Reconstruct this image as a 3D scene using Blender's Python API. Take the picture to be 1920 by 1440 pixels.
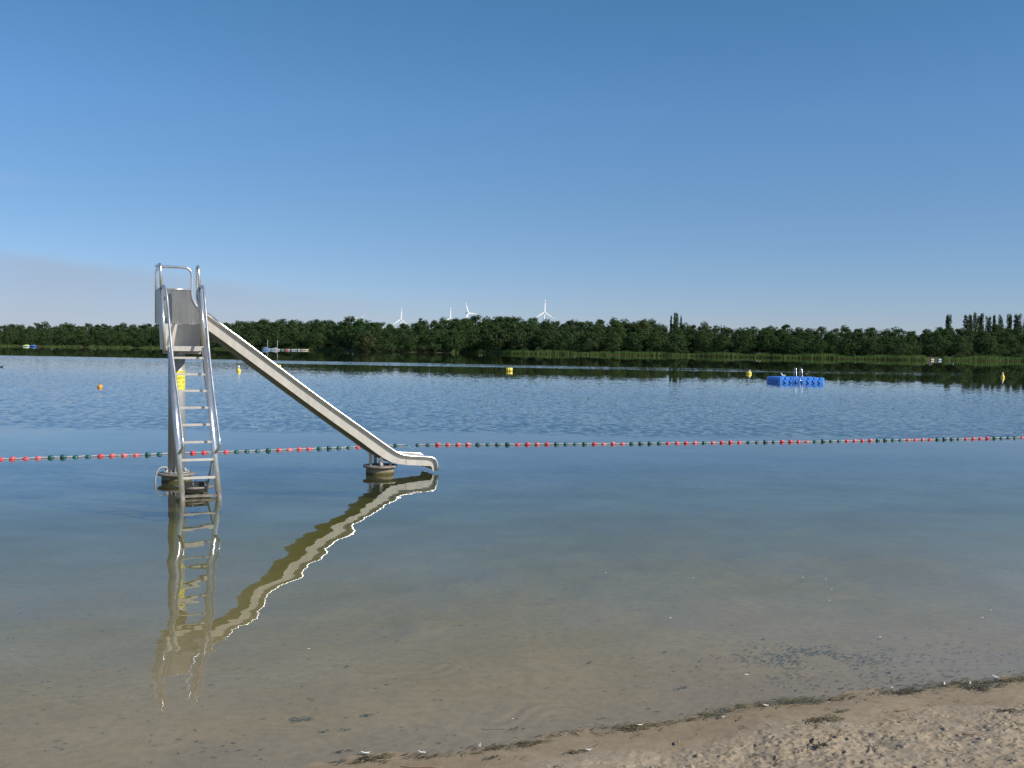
import bpy, math, random
import numpy as np
from mathutils import Vector, Matrix

for o in list(bpy.data.objects):
    bpy.data.objects.remove(o)
scene = bpy.context.scene
COL = scene.collection
R = math.radians
random.seed(7)
rng = np.random.default_rng(11)

# ------------------------------------------------------------------ camera
FPX, EYE = 1950.0, 2.2
PITCH, ROLL = math.atan((720 - 651) / FPX), R(0.7)
cam_d = bpy.data.cameras.new('camera')
cam = bpy.data.objects.new('camera', cam_d)
COL.objects.link(cam)
cam_d.sensor_width = 36.0
cam_d.lens = 36.0 * FPX / 1920.0
cam_d.clip_start, cam_d.clip_end = 0.05, 20000
CM = Matrix.Rotation(math.pi / 2 - PITCH, 4, 'X') @ Matrix.Rotation(ROLL, 4, 'Z')
cam.matrix_world = Matrix.Translation((0, 0, EYE)) @ CM
scene.camera = cam
CM3 = CM.to_3x3()

# ------------------------------------------------------------------ sky, sun, exposure
SUN_EL, SUN_AZ = R(36), R(115)          # azimuth clockwise from +Y (view direction)
sun_dir = Vector((math.sin(SUN_AZ) * math.cos(SUN_EL), math.cos(SUN_AZ) * math.cos(SUN_EL), math.sin(SUN_EL)))
sd = bpy.data.lights.new('sun', 'SUN')
sd.energy, sd.angle, sd.color = 5.0, R(0.53), (1.0, 0.93, 0.82)
sun = bpy.data.objects.new('sun', sd)
COL.objects.link(sun)
sun.rotation_euler = sun_dir.to_track_quat('Z', 'Y').to_euler()
sun.location = (60, -30, 60)

world = bpy.data.worlds.new('World')
scene.world = world
world.use_nodes = True


class NT:
    """small helper around a node tree"""
    def __init__(self, tree):
        self.t = tree
        tree.nodes.clear()

    def n(self, kind, **kw):
        nd = self.t.nodes.new(kind)
        for k, v in kw.items():
            if k.startswith('i_'):
                nd.inputs[k[2:].replace('_', ' ')].default_value = v
            else:
                setattr(nd, k, v)
        return nd

    def link(self, a, b):
        self.t.links.new(a, b)

    def _set(self, sock, v):
        if isinstance(v, bpy.types.NodeSocket):
            self.link(v, sock)
        elif v is not None:
            sock.default_value = v

    def m(self, op, a, b=None, c=None, clamp=False):
        nd = self.n('ShaderNodeMath', operation=op, use_clamp=clamp)
        for s, v in zip(nd.inputs, (a, b, c)):
            self._set(s, v)
        return nd.outputs[0]

    def vm(self, op, a, b=None, out=0):
        nd = self.n('ShaderNodeVectorMath', operation=op)
        for s, v in zip(nd.inputs, (a, b)):
            self._set(s, v)
        return nd.outputs[out]

    def mr(self, v, a, b, c=0.0, d=1.0, smooth=True):
        nd = self.n('ShaderNodeMapRange', interpolation_type='SMOOTHSTEP' if smooth else 'LINEAR')
        for i, q in enumerate((v, a, b, c, d)):
            self._set(nd.inputs[i], q)
        return nd.outputs[0]

    def mix(self, f, a, b, blend='MIX'):
        nd = self.n('ShaderNodeMix', data_type='RGBA', blend_type=blend)
        self._set(nd.inputs[0], f)
        self._set(nd.inputs[6], a if isinstance(a, bpy.types.NodeSocket) else (*a, 1))
        self._set(nd.inputs[7], b if isinstance(b, bpy.types.NodeSocket) else (*b, 1))
        return nd.outputs[2]

    def noise(self, vec, scale, detail=2.0, rough=0.5, out=0):
        nd = self.n('ShaderNodeTexNoise')
        nd.inputs['Scale'].default_value = scale
        nd.inputs['Detail'].default_value = detail
        nd.inputs['Roughness'].default_value = rough
        if vec is not None:
            self.link(vec, nd.inputs['Vector'])
        return nd.outputs[out]

    def ramp(self, fac, stops, interp='LINEAR'):
        nd = self.n('ShaderNodeValToRGB')
        cr = nd.color_ramp
        cr.interpolation = interp
        while len(cr.elements) < len(stops):
            cr.elements.new(0.5)
        for e, (p, c) in zip(cr.elements, stops):
            e.position = p
            e.color = (c, c, c, 1) if isinstance(c, (int, float)) else (*c, 1)
        self.link(fac, nd.inputs[0])
        return nd.outputs[0]


SKY_STRENGTH = 0.12
w = NT(world.node_tree)
sky = w.n('ShaderNodeTexSky', sky_type='NISHITA', sun_disc=False)
sky.sun_elevation, sky.sun_rotation = SUN_EL, SUN_AZ
sky.altitude, sky.air_density, sky.dust_density, sky.ozone_density = 60, 0.8, 0.05, 6.0
tc = w.n('ShaderNodeTexCoord')
sp = w.n('ShaderNodeSeparateXYZ')
w.link(tc.outputs['Generated'], sp.inputs[0])
az = w.m('ARCTAN2', sp.outputs[0], sp.outputs[1])
el = w.m('ARCSINE', sp.outputs[2])
# a thin pale cloud bank low on the left of the sky
warp = w.m('MULTIPLY', w.m('SUBTRACT', w.noise(tc.outputs['Generated'], 9.0, 3.0), 0.5), 0.012)
top = w.m('ADD', w.m('MULTIPLY_ADD', w.m('ADD', az, 0.457), -0.10, 0.080), warp)
below = w.mr(w.m('SUBTRACT', top, el), -0.004, 0.012)
side = w.mr(az, -0.32, -0.02, 1.0, 0.0)
wisp = w.mr(w.noise(tc.outputs['Generated'], 5.0, 4.0, 0.55), 0.35, 0.75, 0.65, 1.0)
bank = w.m('MULTIPLY', w.m('MULTIPLY', below, side), w.m('MULTIPLY', wisp, 0.62))
tint = w.ramp(el, [(0, (.70, .65, .78)), (.08, (.77, .78, .83)), (.13, (.80, .85, .86)), (.22, (.82, .98, 1.0)), (.32, (.72, 1, 1.0)), (1, (.72, 1, 1.0))])
clear = w.mix(1.0, sky.outputs[0], tint, 'MULTIPLY')
skyc = w.mix(bank, clear, (3.15, 3.5, 4.4))
dw = w.m('ADD', w.m('POWER', w.m('MULTIPLY', w.m('ADD', az, .52), 9.0), 2.0), w.m('POWER', w.m('MULTIPLY', w.m('SUBTRACT', el, .137), 70.0), 2.0))
cirrus = w.m('MULTIPLY', w.mr(dw, 1.0, 0.0), w.mr(w.noise(tc.outputs['Generated'], 28.0, 4.0, .6), .4, .7, 0, .28))
skyc = w.mix(cirrus, skyc, (3.6, 4.0, 4.8))
bg = w.n('ShaderNodeBackground')
bg.inputs['Strength'].default_value = SKY_STRENGTH
w.link(skyc, bg.inputs['Color'])
wo = w.n('ShaderNodeOutputWorld')
w.link(bg.outputs[0], wo.inputs[0])

vs = scene.view_settings
vs.view_transform, vs.look, vs.exposure, vs.gamma = 'Standard', 'None', 0.0, 1.0
vs.use_curve_mapping = False
scene.render.engine = 'CYCLES'
scene.cycles.max_bounces = 8
scene.cycles.transparent_max_bounces = 16


# ------------------------------------------------------------------ helpers
def ray(px, py):
    return CM3 @ Vector(((px - 960) / FPX, -(py - 720) / FPX, -1))


def at(px, py, z=0.0):
    d = ray(px, py)
    return Vector((0, 0, EYE)) + d * ((z - EYE) / d.z)


def hor(px):
    return 651 + math.tan(ROLL) * (px - 960)


def lateral(px, D):
    """world x of the picture column px at distance D"""
    d = ray(px, hor(px))
    return d.x / d.y * D


def tag(o, label=None, cat=None, group=None, kind=None):
    for k, v in (('label', label), ('category', cat), ('group', group), ('kind', kind)):
        if v:
            o[k] = v
    return o


def empty(name, loc=(0, 0, 0), rz=0.0):
    o = bpy.data.objects.new(name, None)
    o.empty_display_size = 0.2
    o.location, o.rotation_euler = loc, (0, 0, rz)
    COL.objects.link(o)
    return o


class MB:
    def __init__(self):
        self.v, self.f, self.s, self.mi = [], [], [], []

    def face(self, idx, smooth=False, mi=0):
        self.f.append(tuple(idx)); self.s.append(smooth); self.mi.append(mi)

    def box(self, c, size, axes=None, mi=0):
        c = Vector(c)
        ax = axes or (Vector((1, 0, 0)), Vector((0, 1, 0)), Vector((0, 0, 1)))
        b = len(self.v)
        for i in (-.5, .5):
            for j in (-.5, .5):
                for k in (-.5, .5):
                    self.v.append(tuple(c + ax[0] * (i * size[0]) + ax[1] * (j * size[1]) + ax[2] * (k * size[2])))
        for q in ((0, 1, 3, 2), (4, 6, 7, 5), (0, 4, 5, 1), (2, 3, 7, 6), (0, 2, 6, 4), (1, 5, 7, 3)):
            self.face([b + i for i in q], mi=mi)
        return self

    def tube(self, path, r, seg=10, caps=True, mi=0, up=None, flat=1.0):
        """round (or oval, flat<1) bar along a polyline; r may be one radius or one per point"""
        P = [Vector(p) for p in path]
        n = len(P)
        rr = r if isinstance(r, (list, tuple)) else [r] * n
        T = []
        for i in range(n):
            a, b = P[max(i - 1, 0)], P[min(i + 1, n - 1)]
            T.append((b - a).normalized())
        u = Vector(up) if up else Vector((0, 0, 1))
        if abs(T[0].dot(u)) > .95:
            u = Vector((0, 1, 0)) if abs(T[0].y) < .9 else Vector((1, 0, 0))
        base = len(self.v)
        for i in range(n):
            u = (u - T[i] * u.dot(T[i])).normalized()
            s = T[i].cross(u)
            for k in range(seg):
                a = 2 * math.pi * k / seg
                self.v.append(tuple(P[i] + (u * math.cos(a) + s * math.sin(a) * flat) * rr[i]))
        for i in range(n - 1):
            for k in range(seg):
                k2 = (k + 1) % seg
                self.face((base + i * seg + k, base + i * seg + k2, base + (i + 1) * seg + k2, base + (i + 1) * seg + k), True, mi)
        if caps:
            self.face([base + k for k in reversed(range(seg))], mi=mi)
            self.face([base + (n - 1) * seg + k for k in range(seg)], mi=mi)
        return self

    def lathe(self, prof, c=(0, 0, 0), seg=24, axis='z', smooth=True, mi=0, a0=0.0):
        base = len(self.v)
        n = len(prof)
        for (r, z) in prof:
            for k in range(seg):
                a = a0 + 2 * math.pi * k / seg
                p = (r * math.cos(a), r * math.sin(a), z)
                if axis == 'x':
                    p = (p[2], p[0], p[1])
                if axis == 'y':
                    p = (p[1], p[2], p[0])
                self.v.append((c[0] + p[0], c[1] + p[1], c[2] + p[2]))
        for i in range(n - 1):
            for k in range(seg):
                k2 = (k + 1) % seg
                self.face((base + i * seg + k, base + i * seg + k2, base + (i + 1) * seg + k2, base + (i + 1) * seg + k), smooth, mi)
        self.face([base + k for k in reversed(range(seg))], mi=mi)
        self.face([base + (n - 1) * seg + k for k in range(seg)], mi=mi)
        return self

    def plate(self, poly, thick, mi=0):
        """planar polygon (3-D points) given a thickness"""
        P = [Vector(p) for p in poly]
        nrm = Vector((0, 0, 0))
        for i in range(len(P)):
            a, b = P[i], P[(i + 1) % len(P)]
            nrm += a.cross(b)
        nrm.normalize()
        b0 = len(self.v)
        n = len(P)
        self.v += [tuple(p + nrm * thick / 2) for p in P] + [tuple(p - nrm * thick / 2) for p in P]
        self.face([b0 + i for i in range(n)], mi=mi)
        self.face([b0 + n + i for i in reversed(range(n))], mi=mi)
        for i in range(n):
            j = (i + 1) % n
            self.face((b0 + i, b0 + n + i, b0 + n + j, b0 + j), mi=mi)
        return self

    def sheet(self, A, B, thick_vec, mi=0, smooth=True):
        """strip between two polylines A and B, thickened by thick_vec"""
        b0 = len(self.v)
        n = len(A)
        t = Vector(thick_vec)
        for off in (Vector((0, 0, 0)), t):
            for L in (A, B):
                self.v += [tuple(Vector(p) + off) for p in L]
        a, b, c, d = b0, b0 + n, b0 + 2 * n, b0 + 3 * n
        for i in range(n - 1):
            self.face((a + i, a + i + 1, b + i + 1, b + i), smooth, mi)
            self.face((c + i, d + i, d + i + 1, c + i + 1), smooth, mi)
            self.face((a + i, c + i, c + i + 1, a + i + 1), False, mi)
            self.face((b + i, b + i + 1, d + i + 1, d + i), False, mi)
        self.face((a, b, d, c), mi=mi)
        self.face((a + n - 1, c + n - 1, d + n - 1, b + n - 1), mi=mi)
        return self

    def mesh(self, name, mats):
        me = bpy.data.meshes.new(name)
        me.from_pydata(self.v, [], self.f)
        for m in (mats if isinstance(mats, (list, tuple)) else [mats]):
            me.materials.append(m)
        me.polygons.foreach_set('use_smooth', self.s)
        me.polygons.foreach_set('material_index', self.mi)
        me.update()
        return me

    def build(self, name, mats, parent=None):
        o = bpy.data.objects.new(name, self.mesh(name, mats))
        COL.objects.link(o)
        if parent:
            o.parent = parent
        return o


def fillet(pts, rad, k=5):
    """round the corners of a polyline"""
    P = [Vector(p) for p in pts]
    out = [P[0]]
    for i in range(1, len(P) - 1):
        a, b, c = P[i - 1], P[i], P[i + 1]
        r = min(rad, (a - b).length * .48, (c - b).length * .48)
        p0, p2 = b + (a - b).normalized() * r, b + (c - b).normalized() * r
        for j in range(k + 1):
            t = j / k
            out.append(p0 * (1 - t) ** 2 + b * 2 * t * (1 - t) + p2 * t * t)
    out.append(P[-1])
    return out


def link_copy(o, parent=None):
    c = o.copy()
    COL.objects.link(c)
    if parent:
        c.parent = parent
    return c


def copy_tree(o, parent=None):
    c = link_copy(o, parent)
    for ch in o.children:
        copy_tree(ch, c)
    return c


# ------------------------------------------------------------------ value noise (numpy)
def vnoise(x, y, seed=0):
    xi, yi = np.floor(x).astype(np.int64), np.floor(y).astype(np.int64)
    fx, fy = x - xi, y - yi
    fx, fy = fx * fx * fx * (fx * (fx * 6 - 15) + 10), fy * fy * fy * (fy * (fy * 6 - 15) + 10)

    def h(a, b):
        n = (a * 374761393 + b * 668265263 + seed * 982451653) & 0x7fffffff
        n = ((n ^ (n >> 13)) * 1274126177) & 0x7fffffff
        return ((n ^ (n >> 16)) & 0xffff) / 65535.0
    return (h(xi, yi) * (1 - fx) + h(xi + 1, yi) * fx) * (1 - fy) + (h(xi, yi + 1) * (1 - fx) + h(xi + 1, yi + 1) * fx) * fy - .5


def fbm(x, y, octs, seed=0, gain=.5):
    s, a = 0, 1.0
    for i in range(octs):
        s = s + a * vnoise(x * 2 ** i + 17.3 * i, y * 2 ** i - 9.1 * i, seed + i)
        a *= gain
    return s


# ------------------------------------------------------------------ materials
def material(name):
    m = bpy.data.materials.new(name)
    m.use_nodes = True
    return m, NT(m.node_tree)


def finish(nt, shader, vol=None):
    o = nt.n('ShaderNodeOutputMaterial')
    if shader is not None:
        nt.link(shader, o.inputs[0])
    if vol is not None:
        nt.link(vol, o.inputs[1])


def principled(nt, color, rough=.5, metal=0.0, spec=.5, normal=None):
    p = nt.n('ShaderNodeBsdfPrincipled')
    nt._set(p.inputs['Base Color'], color if isinstance(color, bpy.types.NodeSocket) else (*color, 1))
    nt._set(p.inputs['Roughness'], rough)
    nt._set(p.inputs['Metallic'], metal)
    nt._set(p.inputs['Specular IOR Level'], spec)
    if normal is not None:
        nt.link(normal, p.inputs['Normal'])
    return p.outputs[0]


def bump(nt, height, strength=.3, dist=.02):
    b = nt.n('ShaderNodeBump')
    b.inputs['Strength'].default_value = strength
    b.inputs['Distance'].default_value = dist
    nt.link(height, b.inputs['Height'])
    return b.outputs[0]


def worn(name, color, rough=.5, metal=0.0, var=.25, scale=6.0, spec=.5, dirt=None, bumpy=.1, fade=None):
    """a surface with uneven colour, uneven gloss and fine relief"""
    m, nt = material(name)
    co = nt.n('ShaderNodeTexCoord').outputs['Object']
    n1 = nt.noise(co, scale, 5.0, .6)
    n2 = nt.noise(co, scale * 7, 3.0, .6)
    c = nt.mix(nt.mr(n1, .3, .7), tuple(v * (1 - var) for v in color), tuple(min(1, v * (1 + var * .5)) for v in color))
    if dirt:
        c = nt.mix(nt.m('MULTIPLY', nt.mr(n2, .5, .72), .7), c, dirt)
    if fade:
        c = nt.mix(nt.m('POWER', nt.n('ShaderNodeObjectInfo').outputs['Random'], 2.0), c, fade)
    r = nt.m('ADD', nt.m('MULTIPLY', nt.m('SUBTRACT', n2, .5), .3), rough, clamp=True)
    finish(nt, principled(nt, c, r, metal, spec, bump(nt, n2, bumpy, .01) if bumpy else None))
    return m


def steel_mat(name, color, rough, metal, streak=1.0, spotty=.35):
    m, nt = material(name)
    co = nt.n('ShaderNodeTexCoord').outputs['Object']
    mp = nt.n('ShaderNodeMapping')
    mp.inputs['Scale'].default_value = (1, 1, .12)
    nt.link(co, mp.inputs['Vector'])
    a = nt.noise(mp.outputs[0], 14 * streak, 5, .62)
    b = nt.noise(co, 3.2, 4, .6)
    f = nt.m('ADD', nt.m('MULTIPLY', a, .55), nt.m('MULTIPLY', b, .45))
    c = nt.mix(nt.mr(f, .35, .68), tuple(v * .86 for v in color), tuple(v * 1.05 for v in color))
    spots = nt.mr(nt.noise(co, 22, 2, .5), .68, .74)
    c = nt.mix(nt.m('MULTIPLY', spots, spotty), c, (.25, .22, .17))
    r = nt.m('ADD', nt.m('MULTIPLY', nt.m('SUBTRACT', a, .5), .25), rough, clamp=True)
    finish(nt, principled(nt, c, r, metal, .5, bump(nt, a, .04, .01)))
    return m


M = {}
M['sheet'] = steel_mat('brushed_steel_sheet', (.60, .56, .495), .48, .2, 1.0, .3)
M['inner'] = steel_mat('darkened_steel_sheet', (.30, .295, .285), .42, .75)  # darker steel; on the chute underside its colour stands in for shade
M['tube'] = steel_mat('polished_steel_tube', (.76, .75, .73), .25, .8, .5, .05)
M['rim'] = steel_mat('bright_steel_rim', (.82, .81, .79), .27, .93, .5, .05)
M['galv'] = steel_mat('galvanised_pole', (.40, .395, .38), .5, .3)
M['cap'] = worn('rusty_cap_plate', (.27, .24, .21), .65, .3, .35, 7, dirt=(.13, .085, .055))
M['bolt'] = worn('zinc_bolt', (.5, .5, .48), .4, .8, .2, 20)
# concrete drum: algae below a tide line
m, nt = material('stained_concrete')
co = nt.n('ShaderNodeTexCoord').outputs['Object']
pos = nt.n('ShaderNodeNewGeometry').outputs['Position']
spz = nt.n('ShaderNodeSeparateXYZ'); nt.link(pos, spz.inputs[0])
nz = nt.noise(co, 9, 5, .65)
c = nt.mix(nt.mr(nz, .3, .7), (.16, .13, .085), (.30, .26, .19))
tide = nt.mr(nt.m('ADD', spz.outputs[2], nt.m('MULTIPLY', nt.m('SUBTRACT', nz, .5), .07)), .02, .06, 1, 0)
c = nt.mix(tide, c, (.07, .062, .02))
finish(nt, principled(nt, c, .8, 0, .3, bump(nt, nz, .5, .02)))
M['concrete'] = m
M['yellow_sign'] = worn('yellow_sign_paint', (.80, .72, .08), .45, 0, .08, 8)
M['ink'] = worn('black_ink', (.03, .03, .03), .6, 0, .1, 8, bumpy=0)
M['red_ink'] = worn('red_ink', (.5, .06, .04), .6, 0, .1, 8, bumpy=0)
M['red_float'] = worn('red_plastic', (.62, .06, .08), .38, 0, .25, 18, dirt=(.35, .12, .10), fade=(.62, .17, .19))
M['green_float'] = worn('green_plastic', (.010, .115, .10), .35, 0, .3, 18, dirt=(.05, .09, .07), fade=(.03, .10, .13))
M['rope'] = worn('pale_rope', (.50, .46, .44), .85, 0, .3, 30)
M['yellow'] = worn('yellow_buoy_paint', (.86, .68, .09), .42, 0, .10, 5, dirt=(.6, .5, .12))
M['orange'] = worn('orange_buoy_paint', (.85, .36, .04), .4, 0, .15, 5)
M['white'] = worn('white_paint', (.80, .79, .76), .45, 0, .08, 5)
M['dark'] = worn('dark_rubber', (.03, .028, .027), .6, 0, .3, 6)
M['blue'] = worn('blue_polyethylene', (.085, .32, .90), .42, 0, .12, 5, dirt=(.09, .28, .66))
M['turbine'] = worn('turbine_white', (.82, .82, .82), .4, 0, .04, .1, bumpy=0)
M['turbine_red'] = worn('turbine_red', (.62, .26, .22), .4, 0, .04, .1, bumpy=0)
M['bark'] = worn('bark', (.10, .08, .06), .9, 0, .4, 3)
M['wood'] = worn('weathered_wood', (.30, .22, .14), .8, 0, .35, 8)
M['feather'] = worn('white_feather', (.78, .77, .74), .7, 0, .06, 40, bumpy=0)
M['dark_weed'] = worn('dark_weed', (.048, .044, .028), .85, 0, .5, 30)
M['weed'] = worn('olive_weed', (.085, .075, .028), .85, 0, .6, 22, dirt=(.15, .105, .06))
M['stalk'] = worn('dry_stalk', (.34, .22, .12), .8, 0, .3, 12)
M['dark_feather'] = worn('dark_plumage', (.035, .030, .028), .6, 0, .3, 14)
M['brown_feather'] = worn('brown_plumage', (.28, .15, .09), .6, 0, .3, 14)
BOAT_COL = dict(blue=(.06, .20, .50), lightblue=(.24, .38, .52), white=(.55, .55, .54), tan=(.50, .36, .22), teal=(.07, .28, .28),
                red=(.50, .14, .13), grey=(.34, .36, .38), lime=(.42, .72, .16), beige=(.46, .42, .35), navy=(.03, .07, .26))
for k, v in BOAT_COL.items():
    M['boat_' + k] = worn('boat_' + k, v, .4, 0, .12, 3, bumpy=0)


def foliage(name, c0, c1, c2):
    m, nt = material(name)
    geo = nt.n('ShaderNodeNewGeometry')
    oi = nt.n('ShaderNodeObjectInfo')
    n1 = nt.noise(geo.outputs['Position'], .55, 3, .6)
    n2 = nt.noise(geo.outputs['Position'], 2.6, 2, .6)
    c = nt.mix(nt.mr(n1, .35, .65), c0, c1)
    c = nt.mix(nt.m('MULTIPLY', oi.outputs['Random'], .75), c, c2)
    c = nt.mix(nt.m('MULTIPLY', nt.mr(n2, .4, .75), .5), c, tuple(v * 1.5 for v in c1))
    d = nt.n('ShaderNodeBsdfDiffuse'); nt.link(c, d.inputs[0])
    t = nt.n('ShaderNodeBsdfTranslucent'); nt.link(c, t.inputs[0])
    mx = nt.n('ShaderNodeMixShader'); mx.inputs[0].default_value = .34
    nt.link(d.outputs[0], mx.inputs[1]); nt.link(t.outputs[0], mx.inputs[2])
    finish(nt, mx.outputs[0])
    return m


M['leaf'] = foliage('broadleaf', (.040, .080, .030), (.062, .112, .040), (.078, .102, .042))
M['leaf_pale'] = foliage('pale_broadleaf', (.075, .105, .045), (.10, .13, .05), (.11, .115, .05))
M['leaf_poplar'] = foliage('poplar_leaf', (.045, .072, .036), (.068, .098, .046), (.06, .08, .042))
# reeds: tan lower stems, green blades above
m, nt = material('reed')
geo = nt.n('ShaderNodeNewGeometry')
sz = nt.n('ShaderNodeSeparateXYZ'); nt.link(geo.outputs['Position'], sz.inputs[0])
n1 = nt.noise(geo.outputs['Position'], .12, 3, .6)
n2 = nt.noise(geo.outputs['Position'], 1.4, 2, .6)
g = nt.mix(nt.mr(n1, .35, .65), (.095, .165, .050), (.135, .195, .062))
tn = nt.mix(nt.mr(n2, .3, .7), (.19, .155, .075), (.14, .155, .055))
c = nt.mix(nt.mr(nt.m('ADD', sz.outputs[2], nt.m('MULTIPLY', nt.m('SUBTRACT', n1, .5), 1.0)), .05, .32), tn, g)
d = nt.n('ShaderNodeBsdfDiffuse'); nt.link(c, d.inputs[0])
t = nt.n('ShaderNodeBsdfTranslucent'); nt.link(c, t.inputs[0])
mx = nt.n('ShaderNodeMixShader'); mx.inputs[0].default_value = .3
nt.link(d.outputs[0], mx.inputs[1]); nt.link(t.outputs[0], mx.inputs[2])
finish(nt, mx.outputs[0])
M['reed'] = m

# sand: dry and wet, with silt and specks; meadow soil beyond the lake
m, nt = material('sand')
geo = nt.n('ShaderNodeNewGeometry')
P = geo.outputs['Position']
sz = nt.n('ShaderNodeSeparateXYZ'); nt.link(P, sz.inputs[0])
n1 = nt.noise(P, 1.1, 5, .6)
n2 = nt.noise(P, 14, 5, .65)
n3 = nt.noise(P, 160, 2, .6)
c = nt.mix(nt.mr(n1, .3, .7), (.335, .270, .190), (.385, .315, .222))
c = nt.mix(nt.m('MULTIPLY', nt.mr(n2, .35, .75), .45), c, (.205, .160, .106))
c = nt.mix(nt.m('MULTIPLY', nt.mr(n3, .55, .75), .5), c, (.17, .13, .09))
wet = nt.mr(nt.m('ADD', sz.outputs[2], nt.m('MULTIPLY', nt.m('SUBTRACT', n1, .5), .03)), .006, .032, 1, 0)
wetc = nt.mix(1.0, c, (.82, .78, .71), 'MULTIPLY')
wetc = nt.mix(nt.mr(sz.outputs[2], .002, -.03, 0, 1), wetc, nt.mix(1.0, c, (1.0, .90, .74), 'MULTIPLY'))
c = nt.mix(wet, c, wetc)
# fine dark specks and streaks of plant litter lying on the lake bed
mp = nt.n('ShaderNodeMapping'); mp.inputs['Scale'].default_value = (1, 2.6, 1); mp.inputs['Rotation'].default_value = (0, 0, -.25)
nt.link(P, mp.inputs['Vector'])
sp1 = nt.noise(mp.outputs[0], 9, 4, .7)
sp2 = nt.noise(P, .55, 3, .6)
under = nt.mr(sz.outputs[2], -.002, -.03, 0, 1)
litter = nt.m('MULTIPLY', nt.m('MULTIPLY', nt.mr(sp1, .60, .70), nt.mr(sp2, .42, .62)), under)
c = nt.mix(nt.m('MULTIPLY', litter, .55), c, (.06, .055, .035))
land = nt.mr(sz.outputs[1], 150, 160)
c = nt.mix(land, c, (.06, .07, .03))
hgt = nt.m('ADD', nt.m('MULTIPLY', n2, .7), nt.m('MULTIPLY', n3, .3))
rgh = nt.mr(wet, 0, 1, .92, .7)
finish(nt, principled(nt, c, rgh, 0, .25, bump(nt, hgt, .38, .02)))
M['sand'] = m

# water: mirror reflection by angle over clear, slightly brown-green water
m, nt = material('lake_water')
geo = nt.n('ShaderNodeNewGeometry')
P = geo.outputs['Position']
sx = nt.n('ShaderNodeSeparateXYZ'); nt.link(P, sx.inputs[0])
X, Y = sx.outputs[0], sx.outputs[1]
s = nt.m('ADD', Y, nt.m('MULTIPLY', X, .36))
near_edge = nt.m('ADD', Y, nt.m('MULTIPLY', nt.m('SUBTRACT', nt.noise(P, .22, 2), .5), 2.2))
# wind bands along the lake: slope of the ripples (per metre of distance/200)
mp0 = nt.n('ShaderNodeMapping'); mp0.inputs['Scale'].default_value = (.006, .05, 1); mp0.inputs['Rotation'].default_value = (0, 0, .33)
nt.link(P, mp0.inputs['Vector'])
bandn = nt.m('MULTIPLY', nt.m('SUBTRACT', nt.noise(mp0.outputs[0], 1.0, 3), .5), 14)
sfar = nt.m('ADD', s, nt.m('MULTIPLY', bandn, nt.mr(s, 60, 130)))
amp_far = nt.ramp(nt.m('DIVIDE', sfar, 250), [(0, .6), (.20, .6), (.255, .34), (.30, .11), (.36, .08), (.43, .06), (.455, .46), (.515, .46), (.532, .04), (.7, .03), (1, .03)])
calm = nt.mr(near_edge, 25.4, 27.4)
stripe_break = nt.m('MULTIPLY', nt.mr(X, -15, 35, 1, .30), nt.mr(nt.noise(mp0.outputs[0], 2.2, 2, .5), .3, .65, .6, 1))
amp_far = nt.m('MULTIPLY', amp_far, nt.m('MAXIMUM', stripe_break, nt.mr(s, 95, 80)))
amp_far = nt.m('ADD', amp_far, nt.m('MULTIPLY', nt.mr(X, -14, -48, 0, .22), nt.mr(s, 122, 112)))
ampn = nt.m('MULTIPLY', amp_far, calm)


def slope(vec, scale, det, sc=(1, 1, 1)):
    mpn = nt.n('ShaderNodeMapping'); mpn.inputs['Scale'].default_value = sc
    nt.link(vec, mpn.inputs['Vector'])
    return nt.vm('SUBTRACT', nt.noise(mpn.outputs[0], scale, det, .55, out=1), (.5, .5, .5))


def vscale(v, f):
    nd = nt.n('ShaderNodeVectorMath', operation='SCALE')
    nt.link(v, nd.inputs[0]); nt._set(nd.inputs[3], f)
    return nd.outputs[0]


rip = vscale(slope(P, 5.2, 3, (1, .55, 1)), nt.m('MULTIPLY', ampn, .36))      # wind ripples on the open water
# of rough water one sees mostly the faces turned towards the eye
tilt = vscale(nt.vm('MULTIPLY', geo.outputs['Incoming'], (1, 1, 0)), nt.m('MULTIPLY', ampn, .036))
rip = nt.vm('ADD', rip, tilt)
swl = vscale(slope(P, .55, 1.0, (.8, 1, 1)), .058)
swl = nt.vm('ADD', swl, vscale(slope(P, 1.7, 1.0, (.7, 1, 1)), .028))
swl = vscale(swl, nt.m('MULTIPLY', nt.mr(Y, 12, 21, 1, .25), nt.mr(Y, 40, 90, 1, .25)))                    # slow swell close to the beach
fine_amp = nt.m('MULTIPLY', nt.mr(Y, 11, 17, .006, .035), nt.mr(Y, 17.5, 27, 1, .0))
fine = vscale(slope(P, 9, 2, (.6, 1, 1)), fine_amp)
shore = vscale(slope(P, 7, 1.5, (.5, 1, 1)), nt.mr(Y, 10, 6.5, 0, .03))
sumv = nt.vm('ADD', nt.vm('ADD', rip, swl), nt.vm('ADD', fine, shore))
sv = nt.n('ShaderNodeSeparateXYZ'); nt.link(sumv, sv.inputs[0])
cb = nt.n('ShaderNodeCombineXYZ'); cb.inputs[2].default_value = 1.0
nt.link(sv.outputs[0], cb.inputs[0]); nt.link(sv.outputs[1], cb.inputs[1])
N = nt.vm('NORMALIZE', cb.outputs[0])
cosv = nt.m('ABSOLUTE', nt.vm('DOT_PRODUCT', N, geo.outputs['Incoming'], out=1))
one = nt.m('SUBTRACT', 1.0, cosv, clamp=True)
F = nt.m('MULTIPLY_ADD', nt.m('POWER', one, 5.7), .98, .02)      # a little under plain Fresnel: the sky light here is polarised
tr = nt.n('ShaderNodeBsdfTransparent')
gl = nt.n('ShaderNodeBsdfGlossy'); gl.inputs['Roughness'].default_value = 0.0
gl.inputs['Color'].default_value = (1, 1, 1, 1)
nt.link(N, gl.inputs['Normal'])
mx = nt.n('ShaderNodeMixShader')
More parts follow.
